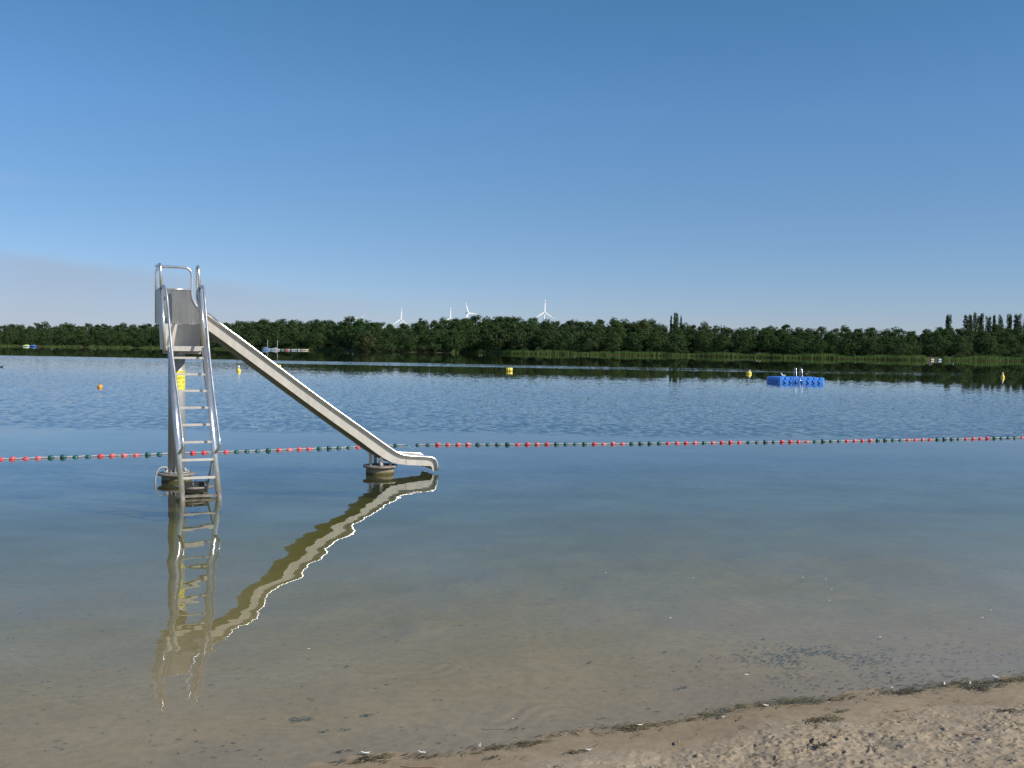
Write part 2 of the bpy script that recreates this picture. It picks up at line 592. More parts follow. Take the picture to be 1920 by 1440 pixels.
df = nt.n('ShaderNodeBsdfDiffuse'); df.inputs[0].default_value = (.25, .275, .135, 1)      # suspended silt
mt = nt.n('ShaderNodeMixShader'); mt.inputs[0].default_value = .11
nt.link(tr.outputs[0], mt.inputs[1]); nt.link(df.outputs[0], mt.inputs[2])
nt.link(F, mx.inputs[0]); nt.link(mt.outputs[0], mx.inputs[1]); nt.link(gl.outputs[0], mx.inputs[2])
va = nt.n('ShaderNodeVolumeAbsorption')
va.inputs['Color'].default_value = (.56, .64, .14, 1)
va.inputs['Density'].default_value = 1.2
finish(nt, mx.outputs[0], va.outputs[0])
M['water'] = m

# ------------------------------------------------------------------ ground: beach, lake bed, far land in one sheet
SHORE = np.array([(-200, -8), (-20, 1.6), (-6, 4.0), (-2.6, 4.85), (-1.085, 5.333), (-.712, 5.449), (-.149, 5.60), (.55, 5.93), (1.102, 6.13),
                  (1.473, 6.33), (2.205, 6.57), (2.823, 6.75), (3.493, 6.98), (8, 8.6), (20, 12.5), (200, 60)], float)
FAR_PX = [(-300, 440), (0, 430), (290, 430), (420, 410), (636, 390), (652, 356), (850, 356), (862, 372), (1000, 343), (1300, 334), (1500, 300),
          (1740, 278), (1760, 284), (1900, 290), (2200, 290)]
FARX = np.array([lateral(px, D) for px, D in FAR_PX])
FARD = np.array([D for px, D in FAR_PX], float)


def shore_y(x):
    return np.interp(x, SHORE[:, 0], SHORE[:, 1])


def far_y(x):
    return np.interp(x, FARX, FARD)


dents = [(rng.uniform(-1.2, 4.2), rng.uniform(4.4, 7.2), rng.uniform(.008, .030) , rng.uniform(.35, .95), rng.uniform(0, 6.28), rng.uniform(1, 3.4)) for _ in range(1700)]
steps = [(rng.uniform(-.6, 3.8), rng.uniform(4.4, 6.7), rng.uniform(.10, .14), .22, rng.uniform(0, 6.28), 2.1) for _ in range(22)]


def ground_z(x, y):
    d = (y - shore_y(x)) * .94                      # + into the lake
    z = np.where(d < 0, np.where(d > -.35, -d * .05, .0175 + (-d - .35) * .085), -.034 * np.minimum(d, 14) - .10 * np.clip(d - 14, 0, 60))
    z = np.where(d < -4, .328 + (-d - 4) * .03, z)
    land = np.clip((-d - .28) / .4, 0, 1)
    edge = fbm(x * 3.1, y * 3.1, 4, 3) * .010 * np.clip(1 - np.abs(d) / 1.2, 0, 1)
    z = z + edge
    near = (np.abs(x) < 8) & (y < 9) & (y > 2)
    rough = np.zeros_like(z)
    xs, ys = x[near], y[near]
    r = fbm(xs * 2.2, ys * 2.2, 3, 21) * .040
    rid = np.abs(fbm(xs * 7, ys * 7, 4, 31, .6))
    r += (rid - .16) * .012 + fbm(xs * 24, ys * 24, 3, 41) * .005 + np.clip(fbm(xs * 34, ys * 34, 3, 47, .7) - .20, 0, 1) * .022
    tramp = np.clip(fbm(xs * 2.1, ys * 2.1, 3, 55) * 3.4 + .40, .04, 1)
    r += (np.abs(fbm(xs * 13, ys * 13, 3, 61, .6)) ** .7 - .25) * .016 * tramp
    for (cx, cy, rad, amp, an, asp) in dents + steps:
        sel = (np.abs(xs - cx) < rad * 3) & (np.abs(ys - cy) < rad * 3)
        if not sel.any():
            continue
        dx, dy = xs[sel] - cx, ys[sel] - cy
        u, v = dx * math.cos(an) + dy * math.sin(an), (-dx * math.sin(an) + dy * math.cos(an)) * asp
        q = np.sqrt(u * u + v * v) / rad
        q = q * (1 + .5 * fbm(xs[sel] * 60, ys[sel] * 60, 2, 71))
        r[sel] += amp * rad * tramp[sel] * (-np.clip(1.1 - q, 0, 1) ** .6 + .55 * np.exp(-((q - 1.25) / .22) ** 2) * (v > -.2 * rad))
    rough[near] = r
    z = z + rough * land
    # low sand ripples on the shallow bed
    bed = np.clip(d / .5, 0, 1) * (y < 30)
    z = z + bed * (.0022 * np.sin((y * 1.0 + x * .25 + fbm(x * .9, y * .9, 2, 5) * 1.4) * 34) * np.clip(fbm(x * .6, y * .6, 2, 8) + .45, 0, 1) + fbm(x * 1.6, y * 1.6, 3, 9) * .03 * np.clip(d / 3, 0, 1))
    f = y - far_y(x)
    zf = np.where(f < 0, np.clip(-.25 + f * .10, -6, 0), np.minimum(-.25 + f * .16, .9))
    return np.where(y > 120, np.maximum(np.where(f < -60, -6, zf), -6), z)


xs = np.unique(np.concatenate([-np.geomspace(12, 6000, 34), np.linspace(-12, -1.2, 70), np.linspace(-1.2, 3.7, 640), np.linspace(3.7, 14, 70), np.geomspace(14, 6000, 34), np.linspace(-260, 180, 110)]))
ys = np.unique(np.concatenate([np.linspace(-60, 3.6, 24), np.linspace(3.6, 4.7, 30), np.linspace(4.7, 7.3, 360), np.linspace(7.3, 20, 160), np.geomspace(20, 270, 30), np.linspace(270, 480, 106), np.geomspace(480, 12000, 20)]))
GX, GY = np.meshgrid(xs, ys)
GZ = ground_z(GX.ravel(), GY.ravel())
nx, ny = len(xs), len(ys)
me = bpy.data.meshes.new('ground')
co = np.stack([GX.ravel(), GY.ravel(), GZ], 1)
idx = np.arange(nx * ny).reshape(ny, nx)
quads = np.stack([idx[:-1, :-1], idx[:-1, 1:], idx[1:, 1:], idx[1:, :-1]], -1).reshape(-1, 4)
me.vertices.add(len(co)); me.vertices.foreach_set('co', co.ravel())
me.loops.add(quads.size); me.loops.foreach_set('vertex_index', quads.ravel())
me.polygons.add(len(quads)); me.polygons.foreach_set('loop_start', np.arange(0, quads.size, 4))
me.polygons.foreach_set('use_smooth', np.ones(len(quads), bool))
me.update(); me.validate()
me.materials.append(M['sand'])
ground = bpy.data.objects.new('ground', me)
COL.objects.link(ground)
tag(ground, 'trampled sandy beach running out under the shallow lake', kind='structure')


GZ2 = GZ.reshape(ny, nx)


def gz(x, y):
    i = int(np.clip(np.searchsorted(xs, x) - 1, 0, nx - 2)); j = int(np.clip(np.searchsorted(ys, y) - 1, 0, ny - 2))
    u, v = (x - xs[i]) / (xs[i + 1] - xs[i]), (y - ys[j]) / (ys[j + 1] - ys[j])
    return float((GZ2[j, i] * (1 - u) + GZ2[j, i + 1] * u) * (1 - v) + (GZ2[j + 1, i] * (1 - u) + GZ2[j + 1, i + 1] * u) * v)


wb = MB().box((0, 238, -4.5), (2400, 500, 9))
water = wb.build('water', M['water'])
tag(water, 'calm lake water, clear brown over sand near the beach and blue further out', kind='structure')

# ------------------------------------------------------------------ water slide
SL = empty('water_slide', (-5.334, 16.528, 0), R(23))
tag(SL, 'stainless steel water slide with ladder and straight chute standing in the shallow lake', 'slide')
SLM = Matrix.Translation(SL.location) @ Matrix.Rotation(R(23), 4, 'Z')


def bed_at(x, y):
    p = SLM @ Vector((x, y, 0))
    return gz(p.x, p.y)


T = .021
# foundations
def drum(cx, cy, rad, cap_r, cap_z, nb):
    d = MB().lathe([(rad, bed_at(cx, cy) - .3), (rad, 0), (rad * .985, cap_z - .012)], (cx, cy, 0), 32).build('foundation_drum', M['concrete'], SL)
    c = MB().lathe([(cap_r - .01, cap_z - .012), (cap_r, cap_z - .008), (cap_r, cap_z + .018), (cap_r - .012, cap_z + .024)], (cx, cy, 0), 36).build('cap_plate', M['cap'], d)
    bm = bolt_mesh
    for k in range(nb):
        a = 2 * math.pi * (k + .3) / nb
        b = bpy.data.objects.new('bolt', bm)
        COL.objects.link(b); b.parent = d
        b.location = (cx + math.cos(a) * cap_r * .66, cy + math.sin(a) * cap_r * .66, cap_z + .0245)
    return d


bolt_mesh = MB().lathe([(.017, 0), (.017, .016), (.009, .017), (.009, .05), (.006, .054)], seg=8, smooth=False).mesh('bolt', M['bolt'])
drum(0, 0, .232, .290, .115, 8)
drum(.115, -1.50, .19, .272, .100, 6)
d3 = drum(3.35, .01, .243, .292, .125, 6)
# pole
pole = MB().lathe([(.129, .141), (.129, 2.46)], (0, 0, 0), 40).build('pole', M['galv'], SL)
MB().lathe([(.20, .1395), (.20, .158)], (0, 0, 0), 32).build('base_flange', M['galv'], pole)
for k in range(6):
    a = k * math.pi / 3 + .3
    ca, sa = math.cos(a), math.sin(a)
    MB().plate([(ca * .127, sa * .127, .158), (ca * .185, sa * .185, .158), (ca * .127, sa * .127, .235)], .008).build('gusset', M['galv'], pole)
# grab loop at the back drum
MB().tube(fillet([(-.13, -.02, .16), (-.15, -.04, .235), (-.27, -.06, .235), (-.325, -.08, .10), (-.33, -.09, -.25)], .06), .013, 10).build('grab_loop', M['galv'], SL)
# yellow notice bent round the pole
A0, A1 = R(-118), R(-12)
sg = MB()
na = 14
Asg, Bsg = [], []
for i in range(na + 1):
    a = A0 + (A1 - A0) * i / na
    Asg.append((math.cos(a) * .1315, math.sin(a) * .1315, 1.765)); Bsg.append((math.cos(a) * .1315, math.sin(a) * .1315, 1.455))
b0 = len(sg.v)
sg.v += Asg + Bsg
for i in range(na):
    sg.face((i, na + 1 + i, na + 2 + i, i + 1), True)
sign = sg.build('notice', M['yellow_sign'], SL)
sign['label'] = 'yellow notice with fine dark print bent round the pole'
rr = random.Random(5)
txt, red = MB(), MB()


def stroke(mb, a, da, z, h):
    k = 3
    base = len(mb.v)
    for i in range(k + 1):
        q = a + da * i / k
        for zz in (z, z + h):
            mb.v.append((math.cos(q) * .1322, math.sin(q) * .1322, zz))
    for i in range(k):
        mb.face((base + 2 * i, base + 2 * i + 2, base + 2 * i + 3, base + 2 * i + 1))


for row, z in enumerate((1.738, 1.712, 1.655, 1.635, 1.60, 1.58, 1.53, 1.51, 1.475)):
    a = A0 + .10
    while a < A1 - .25:
        da = rr.uniform(.06, .22)
        if rr.random() < .72:
            stroke(txt, a, da, z, .007 if row > 1 else .012)
        a += da + .05
txt.build('fine_print', M['ink'], sign)['kind'] = 'stuff'
for i in range(5):
    stroke(red, R(-55) + i * .03, .1, 1.55 + i * .012, .008)
red.build('red_mark', M['red_ink'], sign)['kind'] = 'stuff'

# tower walls
MB().plate([(-.283, .350, 2.515), (.40, .350, 2.515), (.46, .350, 2.50), (.46, .350, 2.735), (.382, .350, 2.737), (.33, .350, 2.79), (.285, .350, 2.87), (.268, .350, 2.95), (.266, .350, 3.06), (-.283, .350, 3.06)], .005).build('back_panel', M['inner'], SL)
MB().plate([(-.287, .346, 2.505), (-.279, -.205, 2.505), (-.262, -.205, 2.10), (-.238, -.74, 2.10), (-.238, -.74, 2.19), (-.267, -.46, 3.03), (-.287, .346, 3.05)], .005).build('side_panel', M['sheet'], SL)
MB().plate([(.302, -.45, 3.045), (.3015, -.06, 3.05), (.306, -.06, 2.97), (.313, -.13, 2.86), (.322, -.195, 2.72), (.354, -.195, 2.16), (.354, -.745, 2.16)], .005).build('wing_panel', M['sheet'], SL)
ris = MB().box((.045, -.203, 2.322), (.59, .006, .352)).build('riser_panel', M['sheet'], SL)
stp = MB().box((.06, -.475, 2.145), (.60, .54, .008))
stp.box((.06, -.748, 2.118), (.62, .007, .075)).box((.06, -.73, 2.082), (.62, .035, .005))
stp.build('step_platform', M['sheet'], SL)
MB().box((.06, .075, 2.492), (.69, .55, .008)).build('seat_plate', M['sheet'], SL)
br = MB()
for yy in (-.55, -.1, .2):
    br.box((.03, yy, 2.08 if yy < -.2 else 2.44), (.56, .05, .09))
br.box((.0, -.2, 2.06), (.06, .9, .07))
br.build('support_beam', M['galv'], SL)
for x in (-.20, -.08, .04, .16, .27):
    MB().lathe([(.012, 0), (.008, -.006)], (x, .346, 2.545), 8, 'y').build('rivet', M['bolt'], SL)

# tubes of the tower
MB().tube(fillet([(-.283, .35, 2.52), (-.283, .35, 3.43), (.265, .35, 3.425), (.267, .35, 2.93), (.385, .35, 2.735), (.55, .35, 2.60)], .13, 6), T, 12).build('back_rail', M['tube'], SL)
MB().tube(fillet([(-.284, .33, 3.43), (-.27, -.33, 3.42), (-.266, -.43, 3.04)], .07), T, 12).build('side_rail', M['tube'], SL)
MB().tube([(-.27, .35, 3.07), (.255, .35, 3.07)], .016, 10).build('cross_rail', M['tube'], SL)
MB().tube([(-.283, .34, 3.05), (-.267, -.45, 3.04)], .017, 10).build('cross_rail', M['tube'], SL)
MB().tube(fillet([(.302, -.45, 3.06), (.296, -.33, 3.41), (.30, -.07, 3.41), (.305, -.06, 2.96), (.318, -.22, 2.75)], .07), T, 12).build('wing_rail', M['tube'], SL)
MB().tube([(.302, -.45, 3.055), (.305, -.07, 3.055)], .016, 10).build('cross_rail', M['tube'], SL)
MB().tube([(-.267, -.45, 3.055), (-.236, -.755, 2.09)], .024, 12).build('corner_post', M['tube'], SL)
MB().tube([(.302, -.45, 3.075), (.356, -.755, 2.09)], .024, 12).build('corner_post', M['tube'], SL)

# ladder
LT = [Vector((-.165, -.79, 2.15)), Vector((.330, -.79, 2.15))]
LF = [Vector((-.100, -2.035, -.03)), Vector((.402, -2.035, -.03))]


def lad(side, z):
    t = (z - LT[0].z) / (LF[0].z - LT[0].z)
    return LT[side].lerp(LF[side], t)


for sd_ in (0, 1):
    top_, foot = lad(sd_, 2.13), lad(sd_, .075)
    st = MB().tube([top_, foot], .042, 14, flat=.68, up=(1, 0, 0)).build('stringer', M['tube'], SL)
    MB().tube([foot + (foot - top_).normalized() * -.002, lad(sd_, -.06), lad(sd_, -.06) + Vector((0, .02, -.18))], .039, 12, flat=.76, up=(1, 0, 0)).build('stringer_foot', M['cap'], st)
for i in range(9):
    z = .028 + i * .2435
    a, b = lad(0, z), lad(1, z)
    mid, dx = (a + b) / 2, (b - a)
    L = dx.length - .055
    ux = dx.normalized()
    uy = Vector((-ux.y, ux.x, 0))
    rg = MB().box(mid + uy * .01, (L, .07, .026), (ux, uy, Vector((0, 0, 1))))
    rg.box(mid + uy * .01 + Vector((0, 0, .0155)), (L - .03, .05, .005), (ux, uy, Vector((0, 0, 1))))
    rg.build('rung', M['sheet'] if i else M['cap'], SL)
HL = [(-.267, -.452, 3.045), (-.232, -.56, 3.085), (-.205, -.66, 2.95), (-.168, -1.10, 2.07), (-.122, -1.45, 1.47), (-.082, -1.86, .80), (-.078, -1.86, .72), (-.117, -1.675, .60)]
HR = [(.302, -.452, 3.07), (.342, -.56, 3.095), (.348, -.66, 2.95), (.366, -1.10, 2.07), (.392, -1.45, 1.45), (.425, -1.86, .80), (.428, -1.86, .72), (.392, -1.675, .60)]
for pts in (HL, HR):
    MB().tube(fillet(pts, .09, 5), .0205, 12).build('handrail', M['tube'], SL)
for (x0, x1) in ((.31, .378), (-.10, -.125)):
    MB().tube([(x0, -1.46, .128), (x1, -1.655, .63)], .026, 8, flat=.4).build('brace', M['galv'], SL)
fr = MB()
for k in range(3):
    fr.box((.115, -1.42 - .09 * k, .145 + .012 * (k == 1)), (.42 - .05 * k, .035, .03))
fr.box((.115, -1.60, .15), (.36, .03, .05))
fr.build('foot_bracket', M['dark'], SL)

# chute
RIM = [(.40, 2.69), (.70, 2.468), (1.0, 2.245), (1.5, 1.872), (2.0, 1.498), (2.5, 1.13), (3.0, .775), (3.25, .595), (3.40, .489), (3.50, .418), (3.60, .358), (3.70, .318), (3.85, .298), (4.0, .288), (4.13, .279), (4.21, .266), (4.265, .235), (4.297, .180), (4.305, .12), (4.307, .038)]
BOT = [(.40, 2.455), (.70, 2.238), (1.0, 2.015), (1.5, 1.642), (2.0, 1.268), (2.5, .90), (2.9, .615), (3.1, .465), (3.24, .362), (3.36, .280), (3.48, .216), (3.60, .180), (3.76, .155), (3.93, .142), (4.08, .130), (4.17, .124), (4.205, .115), (4.222, .09), (4.228, .06), (4.230, .036)]
YN, YF = -.20, .42
wall_n = MB().sheet([(s_, YN, z_) for s_, z_ in RIM], [(s_, YN, z_) for s_, z_ in BOT], (0, .004, 0), smooth=False).build('chute_side', M['sheet'], SL)
wall_f = MB().sheet([(s_, YF, z_) for s_, z_ in RIM], [(s_, YF, z_) for s_, z_ in BOT], (0, .004, 0), smooth=False).build('chute_side', M['sheet'], SL)
fl = []
for i, (s_, z_) in enumerate(BOT):
    if s_ < 4.1:
        fl.append((s_, z_ + .018))
fl += [(4.18, .142), (4.235, .125), (4.268, .09), (4.28, .042)]
floor_ = MB().sheet([(s_, YN + .0045, z_) for s_, z_ in fl], [(s_, YF - .0005, z_) for s_, z_ in fl], (.0, 0, .004)).build('chute_floor', M['inner'], SL)
for yy, sgn in ((YN, -1), (YF + .004, 1)):
    rim = [Vector((s_, yy + sgn * .022, z_ + .004)) for s_, z_ in RIM]
    MB().tube(rim, .026, 16).build('chute_rim', M['rim'], SL)
seam = MB().plate([(3.748, YN - .001, .300), (3.754, YN - .001, .300), (3.754, YN - .001, .160), (3.748, YN - .001, .160)], .003)
seam.build('weld_seam', M['cap'], wall_n)
bl = MB()
nb = 7
bp = [(s_, z_) for s_, z_ in BOT if s_ < 4.0]
for i, (s_, z_) in enumerate(bp):
    a_, b_ = bp[max(i - 1, 0)], bp[min(i + 1, len(bp) - 1)]
    t_ = Vector((b_[0] - a_[0], 0, b_[1] - a_[1])).normalized()
    dn = Vector((t_.z, 0, -t_.x))
    k_ = max(0, min(1, (3.7 - s_) / .6))
    for j in range(nb):
        u_ = j / (nb - 1)
        q = Vector((s_, YN + .004 + (YF - YN - .004) * u_, z_ + .003)) + dn * (.052 * k_ * min(1, (4 * u_ * (1 - u_)) ** .45))
        bl.v.append(tuple(q))
for i in range(len(bp) - 1):
    for j in range(nb - 1):
        bl.face((i * nb + j, i * nb + j + 1, i * nb + nb + j + 1, i * nb + nb + j), True)
bl.build('chute_belly', M['inner'], SL)
for (x_, y_) in ((3.215, .10), (3.345, -.13), (3.345, .27)):
    zt = float(np.interp(x_, [b[0] for b in BOT], [b[1] for b in BOT])) + .012
    MB().box((x_ - .01, y_, (zt + .148) / 2), (.055, .012, zt - .148)).build('chute_leg', M['sheet'], SL)

# ------------------------------------------------------------------ float line
STRIP = []
A = [(1, 'r'), (46, 'r'), (95, 'r'), (143, 'r'), (191, 'g'), (237, 'g'), (283, 'g'), (330, 'g'), (376, 'r'), (421, 'r'), (466, 'r'), (511, 'r'), (554, 'g'), (597, 'g'), (640, 'g'), (682, 'g'),
     (724, 'r'), (766, 'r'), (808, 'r'), (848, 'r'), (887, 'g'), (926, 'g'), (966, 'g'), (1006, 'g'), (1046, 'r'), (1084, 'r'), (1122, 'r'), (1159, 'r'), (1197, 'g'), (1234, 'g'), (1270, 'g'), (1306, 'g'),
     (1342, 'r'), (1378, 'r'), (1414, 'r'), (1449, 'r'), (1482, 'g'), (1523, 'g'), (1567, 'g'), (1604, 'g'), (1642, 'r'), (1680, 'r'), (1718, 'r'), (1755, 'r'), (1792, 'g'), (1829, 'g'), (1866, 'g'), (1903, 'g')]
B = [21, 58, 95, 131, 167, 202, 237, 272, 309, 344, 379, 414, 448, 482, 517, 551, 585, 619, 652, 686, 720, 754, 787, 820, 853, 886, 919, 950, 982, 1013, 1044, 1075, 1105, 1135, 1166, 1196, 1226, 1256, 1285, 1314, 1343, 1371, 1399, 1427, 1456, 1484, 1512, 1540, 1567, 1595, 1621, 1648, 1674, 1702, 1729, 1755, 1782, 1808, 1834, 1860, 1885, 1912, 1938, 1964]
pat = 'rrrrggggrrrrggggrrrrgrrrrggggrrrrggggrrrrggggrrrrggggrrrrggggrrrr'
STRIP = [(q / 2, c_) for q, c_ in A] + [(960 + q / 2, c_) for q, c_ in zip(B, pat)]
YK = [(-40, 862.5), (0, 861), (256, 853), (424, 847), (580, 841.5), (671, 838), (741, 835), (784, 834), (952, 833.5), (1170, 832), (1337, 830), (1512, 828), (1660, 825.5), (1810, 823), (1916, 820.5), (1990, 818.5)]
yk = np.array(YK)


def line_pt(px):
    return at(px, float(np.interp(px, yk[:, 0], yk[:, 1])), 0.01)


p0 = line_pt(784)
FL = empty('float_line', (p0.x, p0.y, 0))
tag(FL, 'long rope of red and green floats stretched across the water behind the slide', 'float line')
fl_prof = [(.010, -.053), (.029, -.045), (.039, -.025), (.042, 0), (.039, .025), (.029, .045), (.010, .053)]
mr_ = MB().lathe(fl_prof, seg=14, axis='x').mesh('red_float', M['red_float'])
mg_ = MB().lathe(fl_prof, seg=14, axis='x').mesh('green_float', M['green_float'])
pts = []
for (px, c_) in STRIP:
    p = line_pt(px)
    q = line_pt(px + 4)
    o = bpy.data.objects.new('red_float' if c_ == 'r' else 'green_float', mr_ if c_ == 'r' else mg_)
    COL.objects.link(o); o.parent = FL
    sink = -.035 if abs(px - 761.5) < 2 else random.uniform(-.014, .010)
    o.location = (p.x - p0.x, p.y - p0.y, .012 + sink)
    o.rotation_euler = (random.uniform(0, 6.28), random.uniform(-.3, .3), math.atan2(q.y - p.y, q.x - p.x) + random.uniform(-.3, .3))
rp = MB()
pl = []
for px in np.arange(-30, 1985, 4.0):
    p = line_pt(px)
    dip = -.10 * math.exp(-((px - 773) / 7) ** 2)
    pl.append((p.x - p0.x, p.y - p0.y, .017 + .005 * math.sin(px * .33) + dip))
rp.tube(pl, .010, 6)
rp.build('rope', M['rope'], FL)

# ------------------------------------------------------------------ buoys
def buoy(px, py, label, kind, s=1.0, rz=0.0):
    p = at(px, py)
    e = empty({'ball': 'ball_buoy', 'drum': 'drum_buoy'}.get(kind, 'marker_buoy'), (p.x, p.y, 0), rz)
    tag(e, label, 'buoy', 'yellow marker buoys on the lake' if kind != 'ball' else None)
    if kind == 'ball':
        n = 10
        MB().lathe([(max(.002, .118 * math.sin(math.pi * i / n)), .045 - .118 * math.cos(math.pi * i / n)) for i in range(n + 1)], seg=20).build('ball', M['orange'], e)
        MB().lathe([(.03, .155), (.03, .178), (.012, .183)], seg=10).build('top_eye', M['dark'], e)
    elif kind == 'drum':
        prof = [(.02, -.30), (.185, -.30), (.205, -.285), (.205, -.11), (.213, -.105), (.213, -.09), (.205, -.085), (.205, .085), (.213, .09), (.213, .105), (.205, .11), (.205, .285), (.185, .30), (.02, .30)]
        MB().lathe([(r_ * s, z_ * s) for r_, z_ in prof], (0, 0, .12 * s), 24, 'x').build('drum_body', M['yellow'], e)
        for sg_ in (-1, 1):
            MB().lathe([(.15 * s, .301 * s * sg_), (.15 * s, .318 * s * sg_)], (0, 0, .12 * s), 18, 'x').build('end_cap', M['dark'], e)
        MB().tube([(0, 0, -.08), (.0, 0, -1.2)], .012, 6).build('mooring_line', M['rope'], e)
    elif kind == 'capped':
        MB().lathe([(.05, -.12), (.14, -.08), (.17, .0), (.17, .12), (.14, .20), (.07, .26), (.06, .30)], seg=20).build('float_body', M['yellow'], e)
        n = 8
        MB().lathe([(max(.002, .105 * math.sin(math.pi * i / n)), .39 - .105 * math.cos(math.pi * i / n)) for i in range(n + 1)], seg=16).build('white_cap', M['white'], e)
    elif kind == 'flat':
        MB().lathe([(.08, -.14), (.22, -.10), (.255, -.02), (.255, .12), (.235, .19), (.16, .215), (.02, .22)], seg=22).build('float_body', M['yellow'], e)
        n = 8
        MB().lathe([(max(.002, .085 * math.sin(math.pi * i / n)), .29 - .085 * math.cos(math.pi * i / n)) for i in range(n + 1)], (.07, 0, 0), 14).build('white_cap', M['white'], e)
    elif kind == 'cone':
        MB().lathe([(.06, -.16), (.15, -.08), (.17, .02), (.15, .12), (.10, .24), (.06, .33), (.05, .36)], seg=18).build('float_body', M['yellow'], e)
        MB().lathe([(.04, .36), (.06, .38), (.055, .46), (.02, .50)], (-.01, 0, 0), 12).build('white_cap', M['white'], e)
    return e


buoy(187.5, 727, 'small orange ball buoy floating alone left of the slide tower', 'ball')
buoy(447.5, 697, 'yellow buoy with a round white top floating between slide tower and chute', 'capped')
buoy(521, 690.5, 'yellow drum buoy half hidden behind the sloping steel chute', 'drum', .95, R(8))
buoy(955, 696, 'yellow drum buoy lying on open water in the middle of the lake', 'drum', 1.0, R(-4))
buoy(1404, 701.3, 'squat yellow buoy with white knob just left of the blue swim platform', 'flat')
buoy(1880, 708.5, 'narrow tapering yellow buoy with pale tip near the right edge', 'cone')

# ------------------------------------------------------------------ blue swim platform
PA, PB = at(1460, 718.4), at(1546.5, 719.4)
PW = (PB - PA).length / 8
RZ = math.atan2(PB.y - PA.y, PB.x - PA.x)
SP = empty('swim_platform', (PA.x, PA.y, 0), RZ)
tag(SP, 'square blue swim platform of floating plastic cubes with a bathing ladder', 'platform')
hw, ch = PW * .472, PW * .20
prof = [(-hw + ch, -hw), (hw - ch, -hw), (hw, -hw + ch), (hw, hw - ch), (hw - ch, hw), (-hw + ch, hw), (-hw, hw - ch), (-hw, -hw + ch)]
bk = MB()
zs = [(-.10, .97), (-.09, 1.0), (.345, 1.0), (.385, .93)]
for (z_, k_) in zs:
    bk.v += [(x_ * k_, y_ * k_, z_) for x_, y_ in prof]
for i in range(3):
    for k in range(8):
        bk.face((i * 8 + k, i * 8 + (k + 1) % 8, i * 8 + 8 + (k + 1) % 8, i * 8 + 8 + k))
bk.face(list(range(7, -1, -1))); bk.face([24 + k for k in range(8)])
for i in range(-1, 2):
    bk.box((i * PW * .26, 0, .3865), (PW * .10, PW * .62, .006))
blk = bk.mesh('float_block', M['blue'])
lug = MB().lathe([(.07, .13), (.07, .165), (.055, .20), (.055, .235), (.03, .24)], seg=10, smooth=False)
lug.box((0, 0, .10), (.16, .05, .05))
lugm = lug.mesh('coupling_lug', M['blue'])
for i in range(8):
    for j in range(8):
        o = bpy.data.objects.new('float_block', blk)
        COL.objects.link(o); o.parent = SP
        o.location = (PW * (i + .5), PW * (j + .5), random.uniform(-.006, .006))
        o.rotation_euler = (random.uniform(-.008, .008), random.uniform(-.008, .008), 0)
for i in range(1, 8):
    for (x_, y_) in ((i * PW, .0), (0.0, i * PW)):
        o = bpy.data.objects.new('coupling_lug', lugm)
        COL.objects.link(o); o.parent = SP
        o.location = (x_ + (.02 if x_ == 0 else 0), y_ + (.02 if y_ == 0 else 0), random.uniform(-.01, .01))
BL = MB()
for x_ in (PW * 3.02, PW * 4.02):
    MB().tube(fillet([(x_, .50, .39), (x_, .46, 1.03), (x_ + .01, .16, 1.05), (x_, -.10, .40), (x_, -.12, -.6)], .10), .017, 8).build('ladder_rail', M['tube'], SP)
for z_ in (.22, -.05, -.32):
    MB().tube([(PW * 3.02, -.115, z_), (PW * 4.02, -.115, z_)], .018, 8).build('ladder_rung', M['tube'], SP)


def ellipsoid(mb, c, r, n=8, seg=12):
    prof_ = [(max(.001, math.sin(math.pi * i / n)), -math.cos(math.pi * i / n)) for i in range(n + 1)]
    b = len(mb.v)
    mb.lathe(prof_, (0, 0, 0), seg)
    for i in range(b, len(mb.v)):
        v = mb.v[i]
        mb.v[i] = (c[0] + v[0] * r[0], c[1] + v[1] * r[1], c[2] + v[2] * r[2])
    return mb


def bird(name, loc, rz, label, body_m, head_m, s=1.0, standing=False, cat='bird', group=None):
    e = empty(name, loc, rz)
    e.scale = (s, s, s)
    tag(e, label, cat, group)
    h0 = .10 if standing else .0
    b = MB()
    # body, tapering tail and neck in one continuous skin
    path = [(-.20, 0, h0 + .10), (-.13, 0, h0 + .10), (-.03, 0, h0 + .09), (.06, 0, h0 + .10), (.11, 0, h0 + .15), (.125, 0, h0 + .21), (.13, 0, h0 + .24)]
    b.tube(path, [.012, .05, .075, .068, .042, .032, .028], 10)
    b.build('body', body_m, e)
    hd = MB()
    ellipsoid(hd, (.15, 0, h0 + .255), (.045, .034, .034))
    hd.tube([(.185, 0, h0 + .252), (.235, 0, h0 + .242)], [.014, .004], 6)
    hd.build('head', head_m, e)
    w_ = MB()
    for sg_ in (-1, 1):
        ellipsoid(w_, (-.05, sg_ * .058, h0 + .115), (.125, .022, .042), 6, 8)
    w_.build('wing', body_m if body_m is not M['white'] else M['boat_grey'], e)
    if standing:
        for sg_ in (-1, 1):
            MB().tube([(.01, sg_ * .03, h0 + .05), (.0, sg_ * .03, .004), (.045, sg_ * .035, .003)], .008, 6).build('leg', M['brown_feather'], e)
    return e


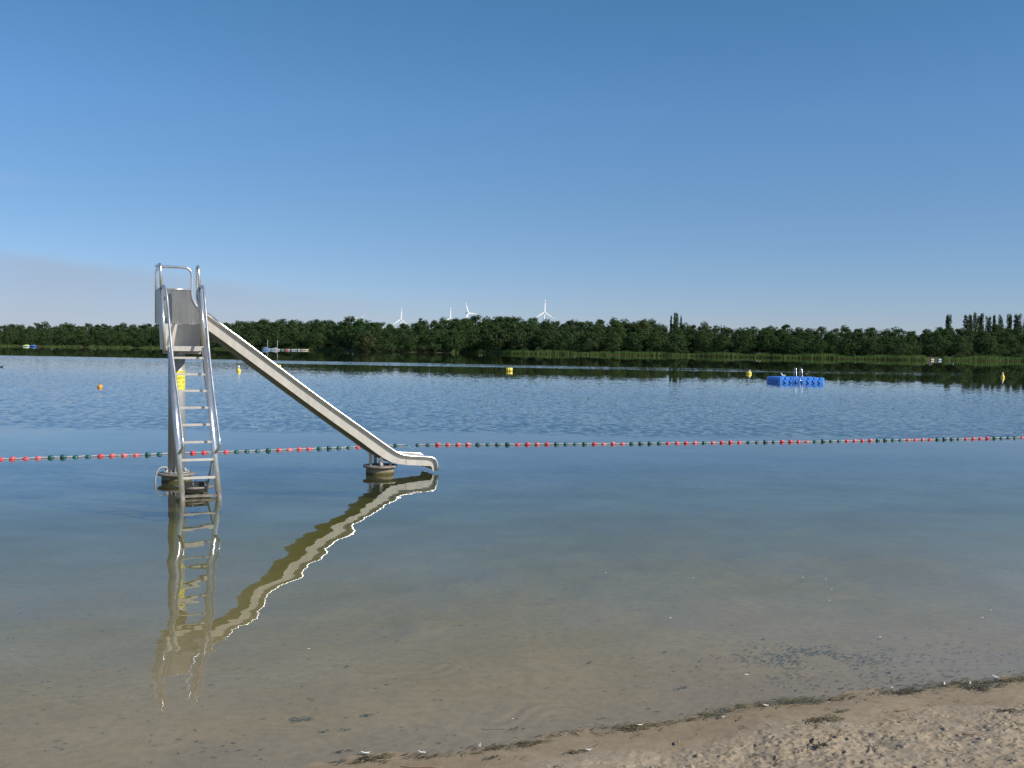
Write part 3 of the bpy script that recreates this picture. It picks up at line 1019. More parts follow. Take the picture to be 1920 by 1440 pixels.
gp = SP.matrix_basis @ Vector((PW * 1.4, .9, .392))
bird('gull', gp, R(200), 'white gull resting on the blue platform left of its ladder', M['white'], M['white'], 1.0, False)
dp = SP.matrix_basis @ Vector((PW * 5.35, .75, .392))
bird('duck', dp, R(25), 'dark bird standing on the blue platform right of its ladder', M['dark_feather'], M['brown_feather'], 1.05, True)
for (px, py, nm, lb, bm_, s_) in ((3, 689.0, 'duck', 'small dark duck swimming at the left edge of the lake', M['dark_feather'], .9),
                                  (208, 651.6, 'swan', 'tiny white bird on the water before the far left reeds', M['white'], 2.0),
                                  (251, 651.8, 'swan', 'tiny white bird at the right end of the far left reeds', M['white'], 2.2),
                                  (750, 660.3, 'swan', 'tiny white bird on dark water below the wooded point', M['white'], 2.2),
                                  (831, 660.3, 'swan', 'tiny white bird where the central reed belt begins', M['white'], 2.0)):
    p = at(px, py)
    bird(nm, (p.x, p.y, -.03), random.uniform(0, 6), lb, bm_, bm_, s_)

# ------------------------------------------------------------------ moored boats on the far shore
def boat(px, D, L, W_, hull, cover, label, mast=0.0, rz=R(90), group='boats moored along the far shore'):
    x = lateral(px, D)
    e = empty('sailing_boat' if mast else 'rowing_boat', (x, D, 0), rz + random.uniform(-.15, .15))
    tag(e, label, 'boat', group)
    h = MB()
    st = [(-.5, .72, .0), (-.3, .92, -.02), (0, 1.0, 0), (.28, .80, .04), (.44, .38, .10), (.5, .05, .15)]
    ring = 5
    for (u, wd, up_) in st:
        hw_ = W_ / 2 * wd
        zt = .42 + up_
        h.v += [(u * L, -hw_, zt), (u * L, -hw_ * .86, .10), (u * L, 0, -.14), (u * L, hw_ * .86, .10), (u * L, hw_, zt)]
    for i in range(len(st) - 1):
        for k in range(ring - 1):
            h.face((i * 5 + k, i * 5 + k + 1, i * 5 + 6 + k, i * 5 + 5 + k), True)
    h.face((0, 4, 3, 2, 1)); n_ = (len(st) - 1) * 5
    h.face((n_, n_ + 1, n_ + 2, n_ + 3, n_ + 4))
    for i in range(len(st) - 1):
        h.face((i * 5, i * 5 + 5, i * 5 + 9, i * 5 + 4))
    h.build('hull', M['boat_' + hull], e)
    c = MB()
    if cover:
        for (u, wd, zz) in ((-.46, .7, .46), (-.2, .8, .62), (.1, .8, .72), (.34, .45, .60)):
            hw_ = W_ / 2 * wd
            c.v += [(u * L, -hw_, .445), (u * L, 0, zz + .12), (u * L, hw_, .445)]
        for i in range(3):
            for k in range(2):
                c.face((i * 3 + k, i * 3 + 3 + k, i * 3 + 4 + k, i * 3 + k + 1), True)
        c.face((0, 1, 2)); c.face((11, 10, 9))
        for i in range(3):
            c.face((i * 3, i * 3 + 2, i * 3 + 5, i * 3 + 3))
        c.build('cover', M['boat_' + cover], e)
    else:
        c.box((-.1 * L, 0, .455), (.22, W_ * .86, .04)).box((.2 * L, 0, .47), (.2, W_ * .7, .04))
        c.build('bench', M['wood'], e)
    if mast:
        MB().tube([(.1 * L, 0, .3), (.1 * L, 0, mast)], [.06, .04], 8).build('mast', M['white'], e)
        MB().tube([(.1 * L, 0, .95), (-.42 * L, 0, .9)], .05, 8).build('boom', M['white'], e)
    return e


D1 = 392
boat(500, D1 - 3, 3.4, 1.6, 'lightblue', 'blue', 'pale blue boat with bright blue cover and bare mast, leftmost of the moored row', 3.9, R(12))
boat(514, D1 - 2, 3.2, 1.5, 'white', 'lightblue', 'boat under a light blue cover between the two masts', 0, R(20))
boat(519.5, D1 - 4, 3.6, 1.5, 'white', None, 'white sailing boat with the taller bare mast in the moored row', 3.6, R(80))
for (px, hull, lb) in ((524.5, 'tan', 'tan wooden boat moored just right of the taller mast'), (532, 'teal', 'dark teal boat moored in the row of small boats'),
                       (538.5, 'red', 'dull red boat moored in the row of small boats'), (545, 'white', 'white boat moored beside the dull red boat'),
                       (551, 'grey', 'grey boat moored in the row of small boats'), (557, 'lightblue', 'pale blue uncovered boat moored in the row of small boats'),
                       (564, 'white', 'white boat moored next to the beige boat at the right end'), (570.5, 'beige', 'beige boat at the right end of the moored row')):
    boat(px, D1 - 3 + random.uniform(-1, 1), 3.2, 1.15, hull, None, lb, 0, R(random.choice((60, 75, 110, 30))))
boat(49, 424, 3.0, 1.5, 'white', 'lime', 'white boat with a lime green cover near the far left shore', 0, R(15))
boat(62, 422, 2.6, 1.3, 'navy', 'blue', 'small blue boat just right of the lime green one', 0, R(10))
boat(1748, 279, 1.3, .6, 'beige', None, 'small beige boat in the dark gap of the right reeds', 0, R(30))
boat(1762, 281, 1.3, .6, 'lightblue', None, 'small pale blue boat at the right side of the dark reed gap', 0, R(20))

# ------------------------------------------------------------------ trees
def leaf_cloud(mb, c, r, n, size, rnd):
    """leaf-clump faces spread through a lobe, denser near its skin, facing outward with jitter"""
    for _ in range(n):
        d = Vector((rnd.gauss(0, 1), rnd.gauss(0, 1), rnd.gauss(0, 1))).normalized()
        q = rnd.uniform(.55, 1.06)
        p = Vector((c[0] + d.x * r[0] * q, c[1] + d.y * r[1] * q, c[2] + d.z * r[2] * q))
        nrm = (d + Vector((rnd.uniform(-.8, .8), rnd.uniform(-.8, .8), rnd.uniform(-.5, .9)))).normalized()
        u = nrm.cross(Vector((rnd.uniform(-1, 1), rnd.uniform(-1, 1), rnd.uniform(-1, 1)))).normalized()
        v = nrm.cross(u)
        s_ = size * rnd.uniform(.55, 1.3)
        b = len(mb.v)
        mb.v += [tuple(p + u * s_), tuple(p + v * s_ * .62), tuple(p - u * s_ * .9), tuple(p - v * s_ * .7)]
        mb.face((b, b + 1, b + 2, b + 3))


def make_tree(seed, shape):
    """unit tree, height 1"""
    rnd = random.Random(seed)
    cr, tk = MB(), MB()
    lean = rnd.uniform(-.02, .02)
    tk.tube([(0, 0, -.04), (lean * .4, .0, .2), (lean, .01, .5), (lean * 1.4, 0, .8)], [.022, .017, .012, .005], 7)
    if shape == 'broad':
        nl = 30
        wd = rnd.uniform(.36, .50)
        for i in range(nl):
            t = (i + .5) / nl
            z = .07 + .83 * t + rnd.uniform(-.05, .05)
            env = (1 - abs(2 * t - .85) ** 2.6 * .75) if t < .98 else .3
            a = i * 2.4 + rnd.uniform(-.5, .5)
            rad = wd * env * rnd.uniform(.35, 1.05)
            lr = rnd.uniform(.07, .155) * (1 - .3 * t)
            c = (rad * math.cos(a), rad * math.sin(a), z)
            leaf_cloud(cr, c, (lr * 1.15, lr * 1.15, lr), 110, .021, rnd)
            tk.tube([(lean * t, 0, max(.12, z - .16)), (c[0] * .55, c[1] * .55, z - .05), c], [.008, .005, .002], 5)
        leaf_cloud(cr, (0, 0, .46), (wd * .85, wd * .85, .40), 620, .028, rnd)
        for _k in range(3):
            leaf_cloud(cr, (rnd.uniform(-.12, .12), rnd.uniform(-.12, .12), rnd.uniform(.84, .95)), (.07, .07, .05), 60, .016, rnd)
    elif shape == 'poplar':
        ns = rnd.choice((3, 4, 5))
        for k in range(ns):
            ox, oy = rnd.uniform(-.06, .06), rnd.uniform(-.06, .06)
            tp = rnd.uniform(.88, 1.0) if k else .99
            for i in range(9):
                t = i / 8
                z = .18 + (tp - .2) * t
                rr_ = .072 * (1 - .55 * abs(t - .45) * 1.6) + .006
                leaf_cloud(cr, (ox + rnd.uniform(-.012, .012), oy + rnd.uniform(-.012, .012), z), (rr_, rr_, .07), 80, .015, rnd)
            tk.tube([(0, 0, .05), (ox * .8, oy * .8, .3), (ox, oy, tp - .08)], [.014, .009, .003], 6)
    else:
        for i in range(9):
            a = i * 2.4
            rad = rnd.uniform(.1, .5)
            lr = rnd.uniform(.22, .34)
            leaf_cloud(cr, (rad * math.cos(a), rad * math.sin(a), rnd.uniform(.25, .7)), (lr, lr, lr), 75, .06, rnd)
            tk.tube([(0, 0, -.05), (rad * math.cos(a) * .6, rad * math.sin(a) * .6, .4)], [.03, .01], 5)
    return cr, tk


lib = {}
for shp, cnt, mt in (('broad', 9, 'leaf'), ('poplar', 4, 'leaf_poplar'), ('bush', 4, 'leaf')):
    for i in range(cnt):
        cr, tk = make_tree(100 + i * 7 + len(shp), shp)
        lib.setdefault(shp, []).append((cr.mesh('crown', M[mt]), tk.mesh('trunk', M['bark'])))
pale = [(me_.copy(), tk_) for me_, tk_ in lib['broad'][:4]]
for me_, _ in pale:
    me_.materials[0] = M['leaf_pale']
lib['pale'] = pale


def plant(name, shp, x, y, H, Wd, label, cat, group=None, k=None):
    cr_, tk_ = lib[shp][k if k is not None else random.randrange(len(lib[shp]))]
    e = empty(name, (x, y, gz(x, y) - .05), random.uniform(0, 6.28))
    e.scale = (Wd, Wd, H)
    tag(e, label, cat, group)
    for nm, me_ in (('crown', cr_), ('trunk', tk_)):
        o = bpy.data.objects.new(nm, me_)
        COL.objects.link(o); o.parent = e
    return e


TOP = np.array([(-60, 606), (0, 606), (100, 607), (200, 605), (290, 606), (350, 604), (400, 602), (430, 600), (520, 597), (600, 599), (660, 596), (690, 596), (725, 602), (752, 604), (790, 598),
                (870, 592), (950, 592), (1010, 592), (1045, 599), (1120, 600), (1170, 597), (1215, 598), (1232, 607), (1300, 607), (1340, 610), (1460, 608), (1560, 613), (1620, 611),
                (1680, 618), (1732, 617), (1745, 609), (1800, 611), (1920, 609), (2000, 609)], float)
ZONES = [(-999, 300, 'far left wood, left of the slide tower'), (300, 640, 'wood behind the moored boats'), (640, 862, 'dark wooded point right of the chute'),
         (862, 1240, 'wood below the wind turbines'), (1240, 1732, 'wood behind the blue swim platform'), (1732, 3000, 'wood at the right edge')]
ROWS = [(5, .70, 'low leafy tree by the water', 6.2, 8.2), (12, .84, 'mid-height leafy tree', 5.6, 7.6), (21, .95, 'tall leafy tree', 4.2, 6.0), (31, 1.0, 'rearmost skyline tree', 2.5, 4.4)]
LANDMARKS = [(0, 'the left picture edge'), (55, 'the lime green and blue boats'), (188, 'the orange ball buoy'), (262, 'the left reed end'), (340, 'the slide tower'), (447, 'the white-topped yellow buoy'), (500, 'the leftmost mast'), (521, 'the taller mast'), (570, 'the beige boat'),
             (630, "the wooded point's left flank"), (700, "the wooded point's paler tree"), (751, 'the left clear turbine'), (843, 'the single upright turbine blade'), (880, 'the turbine with a level blade'), (955, 'the open-water drum buoy'), (1020, 'the right-hand turbine'),
             (1110, 'the skyline dip beside the turbines'), (1206, 'the paler round-topped tree'), (1265, 'the lone poplar clump'), (1318, 'the pale grey-green tree'), (1404, 'the squat yellow buoy'), (1445, "the swim platform's left side"), (1500, 'the swim platform ladder'), (1545, "the swim platform's right side"),
             (1640, 'the skyline before the reed gap'), (1750, 'the reed gap'), (1779, 'the first poplar of the row'), (1828, 'the tallest row poplar'), (1870, 'the gap between the row poplars'), (1920, 'the right picture edge')]


def name_by_place(items, what):
    """items: (px, object); says beside which landmark each one stands"""
    groups = {}
    for px_, o_ in items:
        k_ = min(range(len(LANDMARKS)), key=lambda i: abs(LANDMARKS[i][0] - px_))
        groups.setdefault(k_, []).append((px_ - LANDMARKS[k_][0], o_))
    for k_, L_ in groups.items():
        mid_ = min(L_, key=lambda q: abs(q[0]))
        for sgn_, word in ((-1, 'left'), (1, 'right')):
            side_ = sorted([q for q in L_ if q[0] * sgn_ > 0 and not (q is mid_ and abs(q[0]) < 10)], key=lambda q: abs(q[0]))
            for (off_, o_), adv in zip(side_, ('just', 'further', 'well', 'far', 'furthest', 'most distantly')):
                o_['label'] = '%s, %s %s of %s' % (what, adv, word, LANDMARKS[k_][1])
        if abs(mid_[0]) < 10:
            mid_[1]['label'] = '%s, in line with %s' % (what, LANDMARKS[k_][1])


ntree = 0
for r_, (dep, hs, pre, st0, st1) in enumerate(ROWS):
    px = -50.0 + r_ * 9
    placed = []
    while px < 1970:
        D0 = float(np.interp(px, [q[0] for q in FAR_PX], [q[1] for q in FAR_PX]))
        D = D0 + dep + random.uniform(-2.5, 2.5)
        x = lateral(px, D)
        top_px = float(np.interp(px, TOP[:, 0], TOP[:, 1])) + random.uniform(-1.5, 4.0) - (2.5 if r_ == 3 and random.random() < .3 else 0)
        H = (EYE + (hor(px) - top_px) / FPX * D) * hs * random.uniform(.95, 1.04) - gz(x, D)
        Wd = H * random.uniform(.95, 1.35) / hs ** .6
        zn = next(z_ for z_ in ZONES if z_[0] <= px < z_[1])[2]
        if not (1738 < px < 1762 and r_ == 0):
            placed.append((px, plant('leafy_tree', 'broad', x, D, H, Wd, pre + ' of the ' + zn, 'tree', 'leafy trees on the far shore')))
            ntree += 1
        step = random.uniform(st0, st1)
        px += step / D * FPX * 1.08
    name_by_place(placed, pre)
# a few paler trees that stand out
for (px, dep, top_px, lb) in ((470, 2, 630, 'pale olive bush-like tree on the shore just left of the moored masts'), (1206, 16, 596, 'paler round-topped tree standing above the wood left of the lone poplar clump'),
                              (1318, 18, 603, 'pale grey-green tree just right of the lone poplar clump'), (690, 3, 622, 'paler tree low on the dark wooded point')):
    D = float(np.interp(px, [q[0] for q in FAR_PX], [q[1] for q in FAR_PX])) + dep
    x = lateral(px, D)
    H = EYE + (hor(px) - top_px) / FPX * D - gz(x, D)
    plant('pale_tree', 'pale', x, D, H, H * (1.25 if H < 7 else .8), lb, 'tree')
# poplars
POP = [(1266, 588, .80, 'dense clump of tall poplar spires standing alone above the far wood'), (1257, 594, .42, 'thin poplar at the left side of the lone poplar clump'), (1275, 593, .45, 'thin poplar at the right side of the lone poplar clump'),
       (1779, 592, .9, 'first poplar of the right-hand row, counted from the left'), (1811, 591, .85, 'poplar left of the tallest pair in the right-hand row'), (1818, 594, .7, 'poplar squeezed between two taller ones in the right-hand row'),
       (1828, 588, .95, 'tallest poplar of the right-hand row'), (1841, 590, .9, 'poplar just right of the tallest in the right-hand row'), (1853, 594, .7, 'short poplar in the middle of the right-hand row'),
       (1862, 593, .7, 'narrow poplar before the gap in the right-hand row'), (1877, 592, .75, 'narrow poplar just after the gap in the right-hand row'), (1889, 591, .8, 'poplar second after the gap in the right-hand row'),
       (1904, 590, 1.0, 'forked poplar last but one at the right edge'), (1921, 588, .9, 'poplar cut by the right edge of the picture')]
for i, (px, top_px, wf, lb) in enumerate(POP):
    D = float(np.interp(px, [q[0] for q in FAR_PX], [q[1] for q in FAR_PX])) + 34
    x = lateral(px, D)
    H = EYE + (hor(px) - top_px) / FPX * D - gz(x, D)
    plant('poplar', 'poplar', x, D, H, H * 1.0 * wf, lb, 'poplar', 'poplars above the far wood', i % 4)
# undergrowth at the foot of the wood
px = -40.0
placed = []
while px < 1970:
    D0 = float(np.interp(px, [q[0] for q in FAR_PX], [q[1] for q in FAR_PX]))
    D = D0 + random.uniform(1.0, 3.5)
    x = lateral(px, D)
    H = random.uniform(1.6, 3.0) * (1.35 if 645 < px < 855 else 1)
    zn = next(z_ for z_ in ZONES if z_[0] <= px < z_[1])[2]
    if not 1742 < px < 1760:
        placed.append((px, plant('shore_bush', 'bush', x, D, H, H * random.uniform(.8, 1.15), 'low bush', 'bush', 'bushes at the foot of the far wood')))
    px += random.uniform(3.2, 5.0) / D * FPX
name_by_place(placed, "low bush at the wood's foot")

# ------------------------------------------------------------------ reeds
RD = [(-60, 40, 1.0), (76, 155, 1.15), (164, 250, 1.2), (264, 305, 1.25), (300, 345, 1.1), (396, 486, 1.5), (540, 648, 1.6), (846, 1150, 1.75), (1150, 1740, 1.75), (1765, 1990, 1.85)]
NV, NF = [], []
rd = random.Random(3)
for (a, b, hgt) in RD:
    D0 = float(np.interp((a + b) / 2, [q[0] for q in FAR_PX], [q[1] for q in FAR_PX]))
    n = int((b - a) / FPX * D0 * 72)
    for _ in range(n):
        px = rd.uniform(a, b)
        D = float(np.interp(px, [q[0] for q in FAR_PX], [q[1] for q in FAR_PX])) + rd.uniform(-2.2, 1.6)
        edge = min(1, min(px - a, b - px) / 9 + .35)
        ht = hgt * .84 * rd.uniform(.68, 1.10) * edge * (.9 + .25 * math.sin(px * .05) * math.sin(px * .013))
        x = lateral(px, D)
        wv = rd.uniform(.03, .07)
        lx, ly = rd.gauss(0, .16) + .06, rd.gauss(0, .12)
        an = rd.uniform(-.9, .9)
        cx, cy = math.cos(an) * wv, math.sin(an) * wv
        z0 = -.35
        k = len(NV)
        NV += [(x - cx, D - cy, z0), (x + cx, D + cy, z0), (x + lx * .4 + cx * .9, D + ly * .4 + cy * .9, ht * .62), (x + lx * .4 - cx * .9, D + ly * .4 - cy * .9, ht * .62), (x + lx, D + ly, ht)]
        NF += [(k, k + 1, k + 2, k + 3), (k + 3, k + 2, k + 4)]
me = bpy.data.meshes.new('reeds')
me.from_pydata(NV, [], NF)
me.materials.append(M['reed'])
ro = bpy.data.objects.new('reeds', me)
COL.objects.link(ro)
tag(ro, 'green reed belt along the water edge of the far shore', 'reeds', kind='stuff')

# ------------------------------------------------------------------ wind turbines far behind the wood
def turbine(px, hub_py, D, blade, angs, yaw, label):
    x = lateral(px, D)
    hub = EYE + (hor(px) - hub_py) / FPX * D
    e = empty('wind_turbine', (x, D, 0), R(yaw))
    tag(e, label, 'wind turbine', 'wind turbines beyond the far wood')
    MB().lathe([(2.2, 0), (1.9, hub * .4), (1.25, hub - 1.5)], seg=16).build('tower', M['turbine'], e)
    nac = MB().box((0, 2.0, hub), (3.2, 8.5, 3.2))
    nac.build('nacelle', M['turbine'], e)
    MB().lathe([(1.5, -2.4), (1.4, -3.4), (.6, -4.6)], (0, 0, hub), 14, 'y').build('hub', M['turbine'], e)
    for a in angs:
        d = Vector((math.sin(R(a)), 0, math.cos(R(a))))
        s_ = Vector((d.z, 0, -d.x))
        c = Vector((0, -3.2, hub))

        def seg(r0, r1, w0, w1, mat, nm, par):
            b = MB()
            for (r, w_) in ((r0, w0), ((r0 + r1) / 2, (w0 + w1) / 2), (r1, w1)):
                o_ = c + d * (blade * r)
                b.v += [tuple(o_ - s_ * w_ * .4 + Vector((0, -.12 * w_, 0))), tuple(o_ + s_ * w_ * .6), tuple(o_ - s_ * w_ * .3 + Vector((0, .16 * w_, 0)))]
            for i in range(2):
                for k in range(3):
                    b.face((i * 3 + k, i * 3 + (k + 1) % 3, i * 3 + 3 + (k + 1) % 3, i * 3 + 3 + k))
            b.face((2, 1, 0)); b.face((6, 7, 8))
            return b.build(nm, mat, par)
        bl = seg(.03, .74, 3.6, 2.5, M['turbine'], 'blade', e)
        seg(.7405, .82, 2.5, 2.1, M['turbine_red'], 'red_band', bl)
        seg(.8205, 1.0, 2.1, 1.3, M['turbine'], 'blade_tip', bl)
    return e


turbine(1019.5, 585.5, 2600, 31, (2, 118, 240), 26, 'wind turbine with one blade straight up, furthest right above the wood')
turbine(876, 587, 2700, 27, (-19, 92, 205), 40, 'wind turbine with a blade pointing right, left of centre above the wood')
turbine(843, 596.5, 3000, 31, (1, 121, 241), 34, 'wind turbine showing only one upright blade above the trees')
turbine(751, 598.5, 3100, 32, (3, 128, 236), 28, 'wind turbine with one blade up, furthest left of the clear ones')
turbine(672, 600, 3200, 26, (50, -62, 175), 10, 'wind turbine of which only two white blade tips top the trees')

# ------------------------------------------------------------------ things on the beach and in the shallows
def blade_strip(mb, p, an, L, wv, zlift, rnd, flat=True):
    d = Vector((math.cos(an), math.sin(an), 0))
    s_ = Vector((-d.y, d.x, 0))
    k = 4
    b = len(mb.v)
    cur = rnd.uniform(-1.2, 1.2)
    for i in range(k):
        t = i / (k - 1)
        q = Vector(p) + d * (L * (t - .5)) + s_ * (cur * L * (t - .5) ** 2) + Vector((0, 0, zlift * math.sin(math.pi * t)))
        ww = wv * (1 - .75 * abs(2 * t - 1))
        mb.v += [tuple(q - s_ * ww), tuple(q + s_ * ww + Vector((0, 0, ww * .6)))]
    for i in range(k - 1):
        mb.face((b + 2 * i, b + 2 * i + 1, b + 2 * i + 3, b + 2 * i + 2))


# wrack line of washed-up weed
wr = MB()
rw = random.Random(12)
for _ in range(2600):
    x = rw.uniform(-1.0, 4.4)
    dens = float(np.interp(x, [-1.0, -.6, .2, .7, 1.4, 1.8, 3.5, 4.4], [.05, .15, .2, .4, .5, .9, 1, 1]))
    cl = vnoise(np.array([x * 2.3]), np.array([1.7]), 77)[0] + .5
    if rw.random() > dens * (.25 + cl):
        continue
    y = float(shore_y(x)) + rw.gauss(-.015, .035) + .03 * math.sin(x * 5)
    z = max(gz(x, y), 0.0)
    blade_strip(wr, (x, y, z + rw.uniform(.001, .012)), rw.gauss(.35, .7), rw.uniform(.02, .09), rw.uniform(.001, .004), rw.uniform(.0, .010), rw)
wo_ = wr.build('washed_up_weed', [M['weed']])
tag(wo_, 'dark olive line of washed-up weed along the water edge of the beach', 'weed', kind='stuff')
# sparse litter on the dry sand
lt = MB()
for _ in range(420):
    x, y = rw.uniform(-.9, 4.0), rw.uniform(4.6, 6.9)
    if y > shore_y(x) - .10:
        continue
    for _k in range(rw.choice((1, 1, 2, 5))):
        xx, yy = x + rw.gauss(0, .02), y + rw.gauss(0, .02)
        blade_strip(lt, (xx, yy, gz(xx, yy) + .006), rw.uniform(0, 6.28), rw.uniform(.015, .07), rw.uniform(.001, .0035), rw.uniform(0, .012), rw)
lo = lt.build('beach_litter', [M['weed']])
tag(lo, 'scattered bits of dry plant litter on the trampled sand', 'litter', kind='stuff')
# fine drift of dark bits on the shallow bed
dr = MB()
for _ in range(2500):
    g = rw.random()
    if g < .74:
        u_ = rw.random()
        q = at(rw.gauss(1500, 75), rw.gauss(1222, 13)) if u_ < .4 else at(rw.gauss(1640, 150), rw.gauss(1248, 26))
    else:
        q = at(rw.uniform(-30, 1950), 1010 + 420 * rw.random() ** .7)
    x, y = q.x, q.y
    if y < shore_y(x) + .03 or vnoise(np.array([x * 3.1]), np.array([y * 4.3]), 91)[0] < rw.uniform(-.45, .18):
        continue
    z = gz(x, y)
    blade_strip(dr, (x, y, z + .004), rw.gauss(.25, .5), rw.uniform(.008, .045), rw.uniform(.001, .0042), rw.uniform(0, .005), rw)
do = dr.build('drifted_plant_bits', [M['dark_weed']])
tag(do, 'fine dark plant bits drifted together on the shallow sandy bed', 'plant bits', kind='stuff')


def weed_clump(px, py, wid, label, mat='dark_weed', n=40):
    p = at(px, py)
    z = gz(p.x, p.y)
    mb = MB()
    rn = random.Random(int(px * 7 + py))
    for _ in range(int(n * .7)):
        x, y = rn.gauss(0, wid * .36), rn.gauss(0, wid * .16)
        y += x * .3
        blade_strip(mb, (x, y, gz(p.x + x, p.y + y) - z + rn.uniform(.001, .010)), rn.gauss(.3, .7), rn.uniform(.15, .6) * wid, rn.uniform(.001, .005), rn.uniform(0, .010), rn)
    o = mb.build('weed_clump', [M[mat]])
    o.location = (p.x, p.y, z)
    return tag(o, label, 'weed', 'clumps of weed on the bed and beach')


for (px, py, wd, lb, mt, n) in ((563, 1343, .10, 'spiky dark weed clump under water, the leftmost large one', 'dark_weed', 34), (690, 1334, .055, 'small compact dark weed clump under water right of the spiky one', 'dark_weed', 26),
                                (648, 1364, .05, 'faint weed bit under water below the compact clump', 'dark_weed', 12), (600, 1368, .05, 'faint weed pair under water below the spiky clump', 'dark_weed', 14),
                                (967, 1366, .06, 'thin dark leaf under water beside a white speck', 'dark_weed', 10), (1283, 1287, .09, 'curved dark weed strand under water in mid-right shallows', 'dark_weed', 18),
                                (1105, 1231, .05, 'short dark weed bit under water, alone in the middle shallows', 'dark_weed', 12), (650, 1236, .05, 'short dark bit under water below the reflected chute', 'dark_weed', 10),
                                (637, 1411, .06, 'dark weed bit under water close to the lower beach', 'dark_weed', 18), (700, 1424, .16, 'olive weed heap at the water edge with a white feather', 'weed', 60),
                                (990, 1398, .14, 'olive weed strip on the wet sand right of the white scraps', 'weed', 60), (920, 1407, .12, 'thin olive weed strip at the water edge by the upright scrap', 'weed', 40),
                                (1190, 1366, .18, 'olive weed strip where the beach edge begins to rise', 'weed', 80), (1545, 1357, .17, 'brown-olive weed clump lying on the sand away from the water', 'weed', 80),
                                (1578, 1340, .06, 'small olive tuft on smooth sand near the brown clump', 'weed', 30), (1320, 1341, .08, 'small weed strip beside a curled white feather', 'weed', 30),
                                (925, 1428, .08, 'dark curled weed on the sand at the bottom', 'dark_weed', 22), (1080, 1418, .09, 'dark flat weed on the sand beside pale twigs', 'weed', 26),
                                (1835, 1290, .20, 'dark weed heap at the right end of the wrack line', 'dark_weed', 90), (1700, 1298, .18, 'dark weed heap in the right part of the wrack line', 'dark_weed', 70),
                                (1895, 1345, .14, 'dark strands standing in for a shadow on the sand at the right edge', 'dark_weed', 50), (1540, 1422, .10, 'dark weed strands in a sand hollow near the bottom edge', 'dark_weed', 44)):  # right-edge clump: dark strands laid where the sand is only in shadow
    weed_clump(px, py, wd, lb, mt, n)


def feather(px, py, L, an, label, up=.01, z=None):
    p = at(px, py)
    gzv = gz(p.x, p.y)
    z0 = max(gzv, .002) if z is None else z
    mb = MB()
    k = 7
    d = Vector((math.cos(an), math.sin(an), 0)); s_ = Vector((-d.y, d.x, 0))
    for i in range(k):
        t = i / (k - 1)
        q = d * (L * (t - .5)) + Vector((0, 0, .004 + up * (2 * t - 1) ** 2 + .004))
        ww = L * .16 * math.sin(math.pi * (t * .88 + .08)) + .001
        mb.v += [tuple(q - s_ * ww + Vector((0, 0, .35 * ww))), tuple(q), tuple(q + s_ * ww + Vector((0, 0, .35 * ww)))]
    for i in range(k - 1):
        for j in range(2):
            mb.face((3 * i + j, 3 * i + j + 1, 3 * i + 4 + j, 3 * i + 3 + j), True)
    mb.tube([tuple(d * (-.62 * L) + Vector((0, 0, .006 + up))), tuple(d * (.3 * L) + Vector((0, 0, .0095)))], .0014, 5)
    o = mb.build('feather', [M['feather']])
    o.location = (p.x, p.y, z0)
    return tag(o, label, 'feather', 'white feathers and scraps along the water edge')


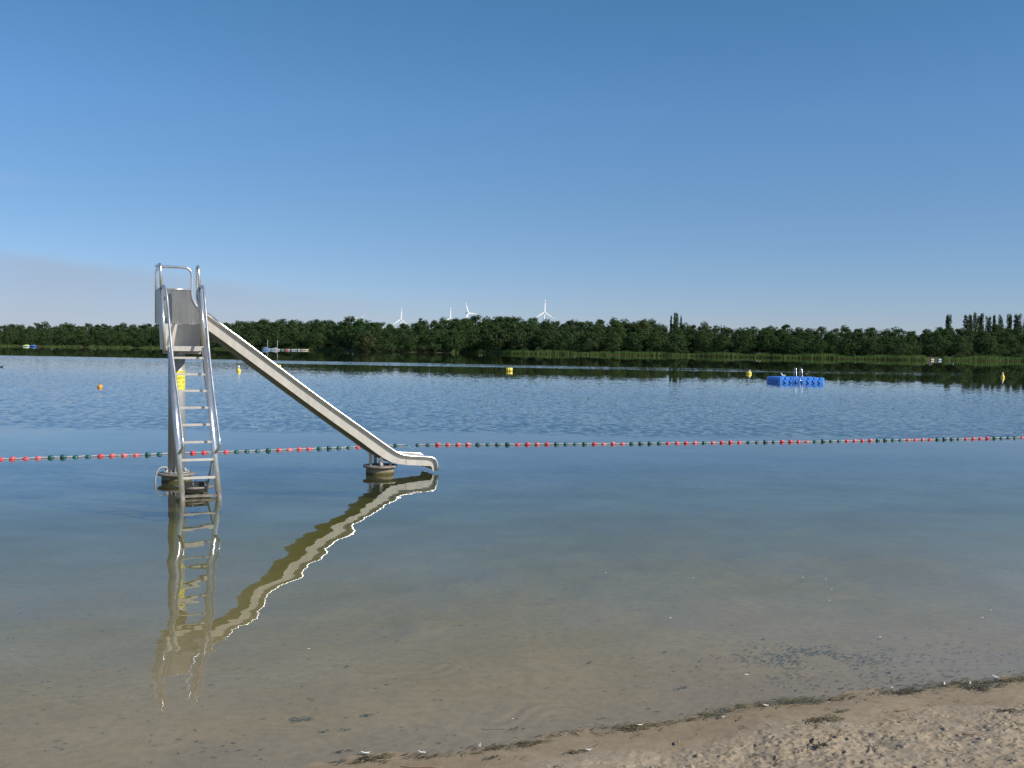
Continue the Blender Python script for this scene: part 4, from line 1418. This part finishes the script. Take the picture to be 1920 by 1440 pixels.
for (px, py, L, an, lb, up) in ((687, 1416, .055, .2, 'white feather on the olive weed heap at lower left of the beach edge', .012), (793, 1415, .05, .1, 'white feather lying alone at the water edge', .014),
                                (899, 1404, .03, 1.2, 'upright white scrap at the water edge beside a thin weed strip', .02), (1437, 1327, .05, .1, 'curled white feather at the water edge mid-beach', .016),
                                (1200, 1363, .045, .3, 'white feather on the weed strip where the beach edge begins', .008), (1356, 1348, .025, .4, 'small white scrap at the water edge left of the curled feather', .006),
                                (1869, 1273, .055, -.6, 'thin white feather in the wrack at the upper right', .012), (1772, 1288, .035, 1.4, 'white scrap standing in the wrack line left of the last heap', .02),
                                (1820, 1287, .03, 1.4, 'white scrap standing in the dark weed heap at right', .02), (1400, 1268, .035, .2, 'white feather floating in the shallows right of centre', .006),
                                (1672, 1292, .022, .3, 'tiny white scrap floating just off the right wrack line', .005), (1104, 1415, .04, .15, 'pale scrap on the sand beside the dark flat weed', .008)):
    feather(px, py, L, an, lb, up)
for (px, py, L, lb) in ((962, 1351, .02, 'white speck floating over the thin dark leaf'), (1136, 1076, .03, 'white speck floating mid-lake below the float line'), (1505, 1085, .035, 'white speck floating, left of a close pair'),
                        (1548, 1088, .035, 'white speck floating, right one of a close pair'), (1559, 1107, .035, 'white speck floating just below the close pair'), (1555, 1128, .03, 'white speck floating lowest of the mid-right group'),
                        (1257, 1161, .035, 'white speck floating alone in the middle shallows'), (1650, 1197, .035, 'white speck floating above the drift of dark bits'), (1842, 1160, .035, 'white speck floating near the right edge'),
                        (1858, 1146, .025, 'smaller white speck just above the right edge one'), (579, 1219, .025, 'white speck floating right of the reflected ladder'), (1300, 1086, .025, 'white speck floating at the left of the mid-right group')):
    feather(px, py, L * .75, .2, lb, .004)
# twigs
def twig(px, py, L, an, label, r=.004, lift=.01):
    p = at(px, py, .03)
    z = gz(p.x, p.y)
    d = Vector((math.cos(an), math.sin(an), 0))
    pts = []
    for i in range(5):
        t = i / 4 - .5
        q = d * (L * t) + Vector((-d.y, d.x, 0)) * (L * .05 * math.sin(5 * t))
        pts.append((q.x, q.y, max(gz(p.x + q.x, p.y + q.y), -.5) - z + lift))
    o = MB().tube(pts, [r * .6, r, r * .9, r * .8, r * .4], 6).build('twig', [M['stalk']])
    o.location = (p.x, p.y, z)
    return tag(o, label, 'twig', 'dry stalks on the beach')


twig(1695, 1329, .16, .35, 'long pale dry stalk lying on smooth sand below the wrack line')
twig(1272, 1392, .05, 1.3, 'short tan stub sticking up from the sand at mid-beach', .006, .02)
twig(790, 1432, .22, -.15, 'thin reddish stalk on wet sand at the bottom of the beach edge', .003, .006)
twig(925, 1356, .14, -.05, 'straight thin stalk lying under shallow water above the beach', .002, .004)
twig(1820, 1395, .10, -.35, 'short dry stalk in the trampled sand at lower right', .004, .012)

print('trees', ntree, 'objects', len(bpy.data.objects))
